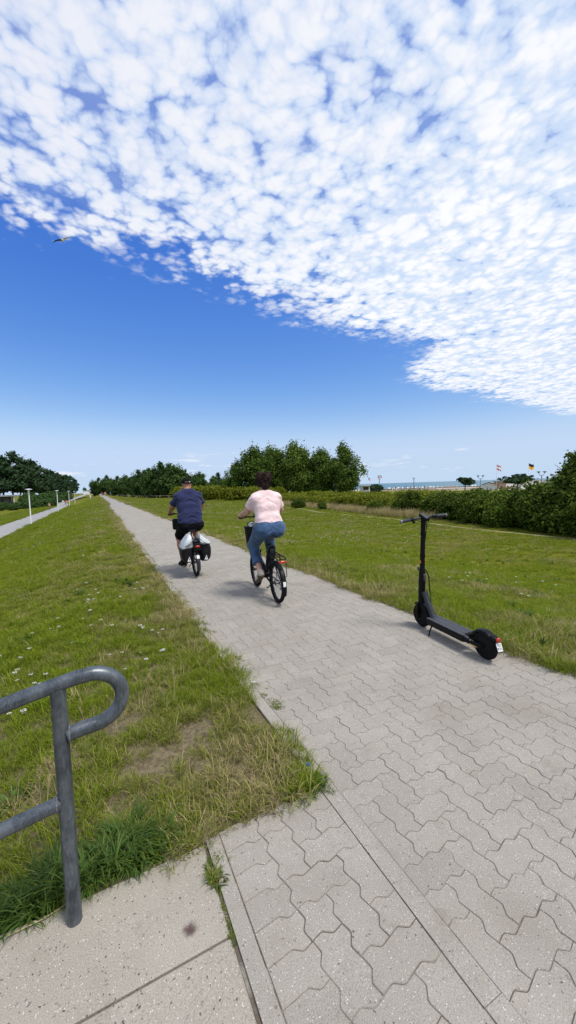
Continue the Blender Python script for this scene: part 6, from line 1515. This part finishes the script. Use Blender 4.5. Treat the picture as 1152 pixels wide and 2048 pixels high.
# people on the promenade and on the near lawn
def pz_at(p, dep): x, y = along(p, dep); return x, y
for lab, p, dep, cm in [('person in white standing at the near fence before the beach, left one of two', 786, 116, 'white'), ('person in white standing at the near fence before the beach, right one of two', 793.5, 114, 'white'), ('tall person in white standing out above the beach chairs', 805, 186, 'white'), ('promenade walker in black, leftmost of the dark figures', 792, 187, 'dark'),
        ('promenade walker in dark blue beside the tall white figure', 809, 187, 'blue'), ('promenade walker in black right of the one in dark blue', 814, 186, 'dark'), ('lone promenade walker in dark clothes under the flat lamp', 823, 187, 'dark'), ('promenade walker in blue right of the flat lamp', 830, 188, 'blue'), ('promenade walker in black before the row of white chairs', 838, 186, 'dark'), ('broad dark figure at the right end of the promenade crowd', 850, 184, 'dark')]:
    x, y = along(p, dep); person(lab, x, y, (PZ + 0.05) if dep > 150 else gz(x, y), cm, rng.uniform(0, 6.28), 1.05)
# thin rail fence on the near side
fe = thing('fence', 'thin dark rail fence beyond the hedge before the promenade', 'fence', (0, 0, 0)); dkw = mat('dark_wood', (0.05, 0.04, 0.03), 0.9)
pts_ = [along(p, 118) for p in range(745, 875, 16)]
for a, bq in zip(pts_[:-1], pts_[1:]):
    m = MB(); m.tube([(*a, gz(*a) + 0.95), (*bq, gz(*bq) + 0.95)], 0.06, 6); m.build('rail', dkw, fe)
for a in pts_:
    m = MB(); m.box((a[0], a[1], gz(*a) + 0.45), (0.12, 0.12, 1.1)); m.build('post', dkw, fe)
# small wind-shaped pines
def flat_pine(label, p, dep, h, w, seed):
    x, y = along(p, dep); r = np.random.default_rng(seed); bl = [(w * 0.5 * r.uniform(-0.75, 0.75), w * 0.3 * r.uniform(-0.8, 0.8), h * r.uniform(0.5, 0.95), w * 0.22, w * 0.2, h * 0.085) for _ in range(13)]
    cr_ = crown_mesh('flat_pine_crown', bl, 150, 26, 0.30, 0.22, seed, 0.5); t_ = trunk_mesh('flat_pine_trunk', h * 0.85, 0.16, 6, seed, 0.12)
    place_tree('coast_pine', label, 'tree', cr_, t_, leaf_pine, (x, y, gz(x, y)), 1.0, 0.3, None)
flat_pine('small flat-topped pine left of the double lamp', 931, 122, 4.3, 6.8, 201)
flat_pine('wide flat-topped pine below the black and gold flag', 1036, 92, 4.4, 8.6, 202)
dome = crown_mesh('dome_crown', [(0, 0, 1.5, 2.9, 2.0, 1.2)], 130, 26, 0.28, 0.2, 203); x, y = along(752, 128)
place_tree('dome_bush', 'dome-shaped dark bush beside the poplar clump', 'bush', dome, undt, leaf_pine, (x, y, gz(x, y)), 0.95, 0)
# lamps
steel = mat('blue_grey_steel', (0.20, 0.27, 0.33), 0.5, 0.2)
def double_lamp(label, p, dep, h, bz):
    x, y = along(p, dep); o = thing('street_lamp', label, 'lamp post', (x, y, bz), (0, 0, -_yaw))
    m = MB(); m.tube([(0, 0, -0.3), (0, 0, h * 0.8)], 0.11, 8); m.build('pole', steel, o)
    for s in (-1, 1):
        m = MB(); m.tube(bez([(0, 0, h * 0.76), (s * 0.5, 0, h * 0.80), (s * 0.85, 0, h * 0.92)], 5), 0.07, 6); m.build('arm', steel, o)
        m = MB(); m.lathe([(0, 0), (0.16, 0), (0.45, 0.32), (0.50, 0.40), (0.30, 0.46), (0, 0.46)], (s * 0.85, 0, h * 0.92), 12); m.build('lamp_head', steel, o)
double_lamp('double-headed lamp between the small pine and the red-roofed kiosk', 962, 132, 5.2, -2.0)
double_lamp('double-headed lamp right of the black and gold flag', 1084, 108, 5.2, -1.7)
def flat_lamp(label, p, dep, h, bz):
    x, y = along(p, dep); o = thing('street_lamp', label, 'lamp post', (x, y, bz), (0, 0, -_yaw))
    m = MB(); m.tube([(0, 0, -0.3), (0, 0, h)], 0.16, 8); m.build('pole', steel, o)
    m = MB(); m.lathe([(0, 0), (0.25, 0.0), (0.9, 0.28), (0.9, 0.36), (0, 0.40)], (0, 0, h), 14); m.build('lamp_head', white_metal, o)
flat_lamp('flat-topped lamp standing alone before the sea', 829, 175, 5.2, PZ); flat_lamp('flat-topped lamp beside the dome-shaped bush', 760, 180, 5.4, PZ)
# flags
def flag(label, p, dep, top, bz, cols, w, h, drop=0.35, ph=0.0, pole_r=0.05):
    x, y = along(p, dep); o = thing('flag_pole', label, 'flag', (x, y, bz), (0, 0, -_yaw))
    m = MB(); m.tube([(0, 0, 0), (0, 0, top - bz)], [pole_r * 1.3, pole_r * 0.8], 8); m.build('pole', white_metal, o)
    T = top - bz - 0.1; n = 14; st_ = len(cols)
    for i, cc in enumerate(cols):
        g_ = MB(); vs_ = []
        for k in range(n + 1):
            f = k / n; dx_ = w * f; dyw = 0.14 * w * math.sin(f * 7 + ph) * f; dzz = -drop * w * f ** 1.4 + 0.05 * w * math.sin(f * 9 + ph)
            for q in (i, i + 1):
                for th_ in (0, 1): vs_.append((dx_, dyw + 0.012 * th_, T + dzz - h * q / st_))
        fs = []
        for k in range(n):
            a = k * 4; b_ = a + 4; fs += [(a, b_, b_ + 2, a + 2), (a + 1, a + 3, b_ + 3, b_ + 1), (a, a + 1, b_ + 1, b_), (a + 2, b_ + 2, b_ + 3, a + 3)]
        g_.add(vs_, fs); g_.build('stripe', cc, o)
    return o
fk_ = mat('flag_black', (0.012, 0.012, 0.013), 0.8); fg_ = mat('flag_gold', (0.80, 0.42, 0.015), 0.8); fr_ = mat('flag_red', (0.48, 0.03, 0.05), 0.8); fw_ = mat('flag_white', (0.72, 0.70, 0.70), 0.8); fb_ = mat('flag_blue', (0.06, 0.10, 0.30), 0.8)
flag('flag with black upper and golden lower half on a white pole', 1058, 150, 7.5, -2.2, [fk_, fk_, fg_, fg_], 2.2, 2.1, 0.30, 0.4)
flag('red and white flag on a white pole behind the red-roofed kiosk', 994, 150, 7.4, -2.2, [fr_, fw_, fw_, fr_], 1.9, 1.9, 0.38, 1.5)
flag('small striped flag above the dome-shaped bush', 757, 190, 5.6, PZ, [fb_, fw_, fr_], 2.0, 1.1, 0.05, 2.0, 0.03)
flag('small blue and red flag next to the poplar clump', 738, 190, 4.8, PZ, [fb_, fw_, fr_], 1.1, 1.1, 0.7, 0.7, 0.03)
# kiosks
kw = mat('kiosk_white', (0.66, 0.65, 0.62), 0.7, var=0.06); kr = mat('kiosk_red_roof', (0.20, 0.035, 0.035), 0.7, var=0.15); kb = mat('kiosk_brown', (0.26, 0.18, 0.12), 0.8, var=0.2)
x, y = along(979, 150); o = thing('kiosk', 'white kiosk with a dark red roof before the sea', 'kiosk', (x, y, -2.3), (0, 0, -_yaw - 0.5))
m = MB(); m.prism([(-2.3, 0), (2.3, 0), (2.3, 2.1), (0, 2.9), (-2.3, 2.1)], -1.6, 1.6, Matrix.Rotation(R_(90), 4, 'X')); m.build('wall', kw, o, smooth=False)
m = MB(); m.prism([(-2.6, 2.02), (0, 2.93), (0, 3.10), (-2.6, 2.19)], -1.9, 1.9, Matrix.Rotation(R_(90), 4, 'X')); m.prism([(2.6, 2.02), (2.6, 2.19), (0, 3.10), (0, 2.93)], -1.9, 1.9, Matrix.Rotation(R_(90), 4, 'X')); m.build('roof', kr, o, smooth=False)
x, y = along(1010, 165); o = thing('kiosk', 'brown flat-roofed kiosk right of the red-roofed one', 'kiosk', (x, y, -2.4), (0, 0, -_yaw))
m = MB(); m.box((0, 0, 1.6), (7.0, 4.0, 3.2)); m.build('wall', kb, o, smooth=False); m = MB(); m.box((0, 0, 3.35), (7.8, 4.8, 0.25)); m.build('roof', roofm, o, smooth=False)
m = MB(); m.box((1.0, -2.03, 1.6), (3.0, 0.06, 1.4)); m.build('shutter', kw, o, smooth=False)
x, y = along(1062, 150); o = thing('kiosk', 'long white hut behind the wide flat-topped pine', 'hut', (x, y, -2.3), (0, 0, -_yaw))
m = MB(); m.box((0, 0, 1.5), (10.0, 4.0, 3.0)); m.build('wall', kw, o, smooth=False); m = MB(); m.box((0, 0, 3.1), (10.6, 4.6, 0.2)); m.build('roof', roofm, o, smooth=False)
x, y = along(731, 118); o = thing('food_stall', 'small white stall with dark hatch at the right foot of the poplars', 'stall', (x, y, gz(x, y)), (0, 0, -_yaw))
m = MB(); m.box((0, 0, 1.3), (2.6, 2.0, 2.2)); m.build('wall', kw, o, smooth=False); m = MB(); m.box((0.1, -1.02, 1.6), (1.6, 0.06, 0.9)); m.build('hatch', dkw, o, smooth=False); m = MB(); m.box((0, -0.2, 2.5), (3.1, 2.8, 0.2)); m.build('roof', kw, o, smooth=False)

# ------------------------------------------------------------------ birds and litter
bw = mat('gull_white', (0.85, 0.85, 0.85), 0.7); bd_ = mat('gull_dark', (0.045, 0.045, 0.05), 0.7)
def bird(label, loc, s, rz, dark=False):
    F = Field((-0.12, -0.32, -0.12), (0.12, 0.34, 0.14), 0.016)
    F.ell((0, 0, 0), (.065, .19, .06), .03); F.ell((0, .20, .02), (.04, .055, .04), .04); F.cap((0, .25, .015), (0, .30, .005), .014, .006, .01); F.cap((0, -.15, 0), (0, -.26, .005), .04, .03, .03)
    o = link_obj('gull', F.mesh('gull_body'), bd_ if dark else bw, None, loc, (0, R_(-16), rz)); o.scale = (s, s, s); tag(o, label, 'bird')
    for sd_ in (-1, 1):
        g_ = MB(); P_ = [(0.03, 0.06, 0.02, 0.17), (0.25, 0.12, 0.13, 0.15), (0.42, 0.06, 0.10, 0.12), (0.66, -0.06, -0.02, 0.02)]; vs_ = []
        for (x_, y_, z_, c_) in P_: vs_ += [(sd_ * x_, y_, z_ + 0.008), (sd_ * x_, y_ - c_, z_ + 0.002), (sd_ * x_, y_ - c_, z_ - 0.004), (sd_ * x_, y_, z_ - 0.006)]
        g_.add(vs_, [(4 * k + j, 4 * k + (j + 1) % 4, 4 * k + 4 + (j + 1) % 4, 4 * k + 4 + j) for k in range(3) for j in range(4)] + [(0, 1, 2, 3), (15, 14, 13, 12)]); g_.build('wing', bd_ if (sd_ < 0 or dark) else bw, o)
bird('gull gliding with spread wings in the blue sky at the left', (-1.09, 29.68, 17.99), 0.95, R_(-20)); bird('tiny dark bird high above the poplars', (78.0, 97.0, 22.6), 0.55, R_(40), True)
m = MB(); m.tube([(0, -0.013, 0), (0, 0.013, 0)], 0.0065, 8); tag(m.build('plastic_scrap', mat('blue_plastic', (0.02, 0.12, 0.50), 0.4), None, loc=(0.972, 1.822, 0.0075), rot=(0, 0, 0.6)), 'small bright blue plastic scrap at the edge of the grass', 'litter')
m = MB(); m.tube([(0, -0.018, 0), (0, 0.018, 0)], 0.005, 8); tag(m.build('paper_scrap', whitep, None, loc=(1.035, 2.84, 0.006), rot=(0, 0, 1.2)), 'small white paper roll where the grass meets the path', 'litter')
m = MB(); m.tube([(-0.38, 1.595, 0.012), (-0.27, 1.60, 0.010), (-0.20, 1.615, 0.014)], 0.0022, 6); tag(m.build('dry_stalk', straw_m), 'long dry straw stalk lying at the slab edge by the post', 'stalk')
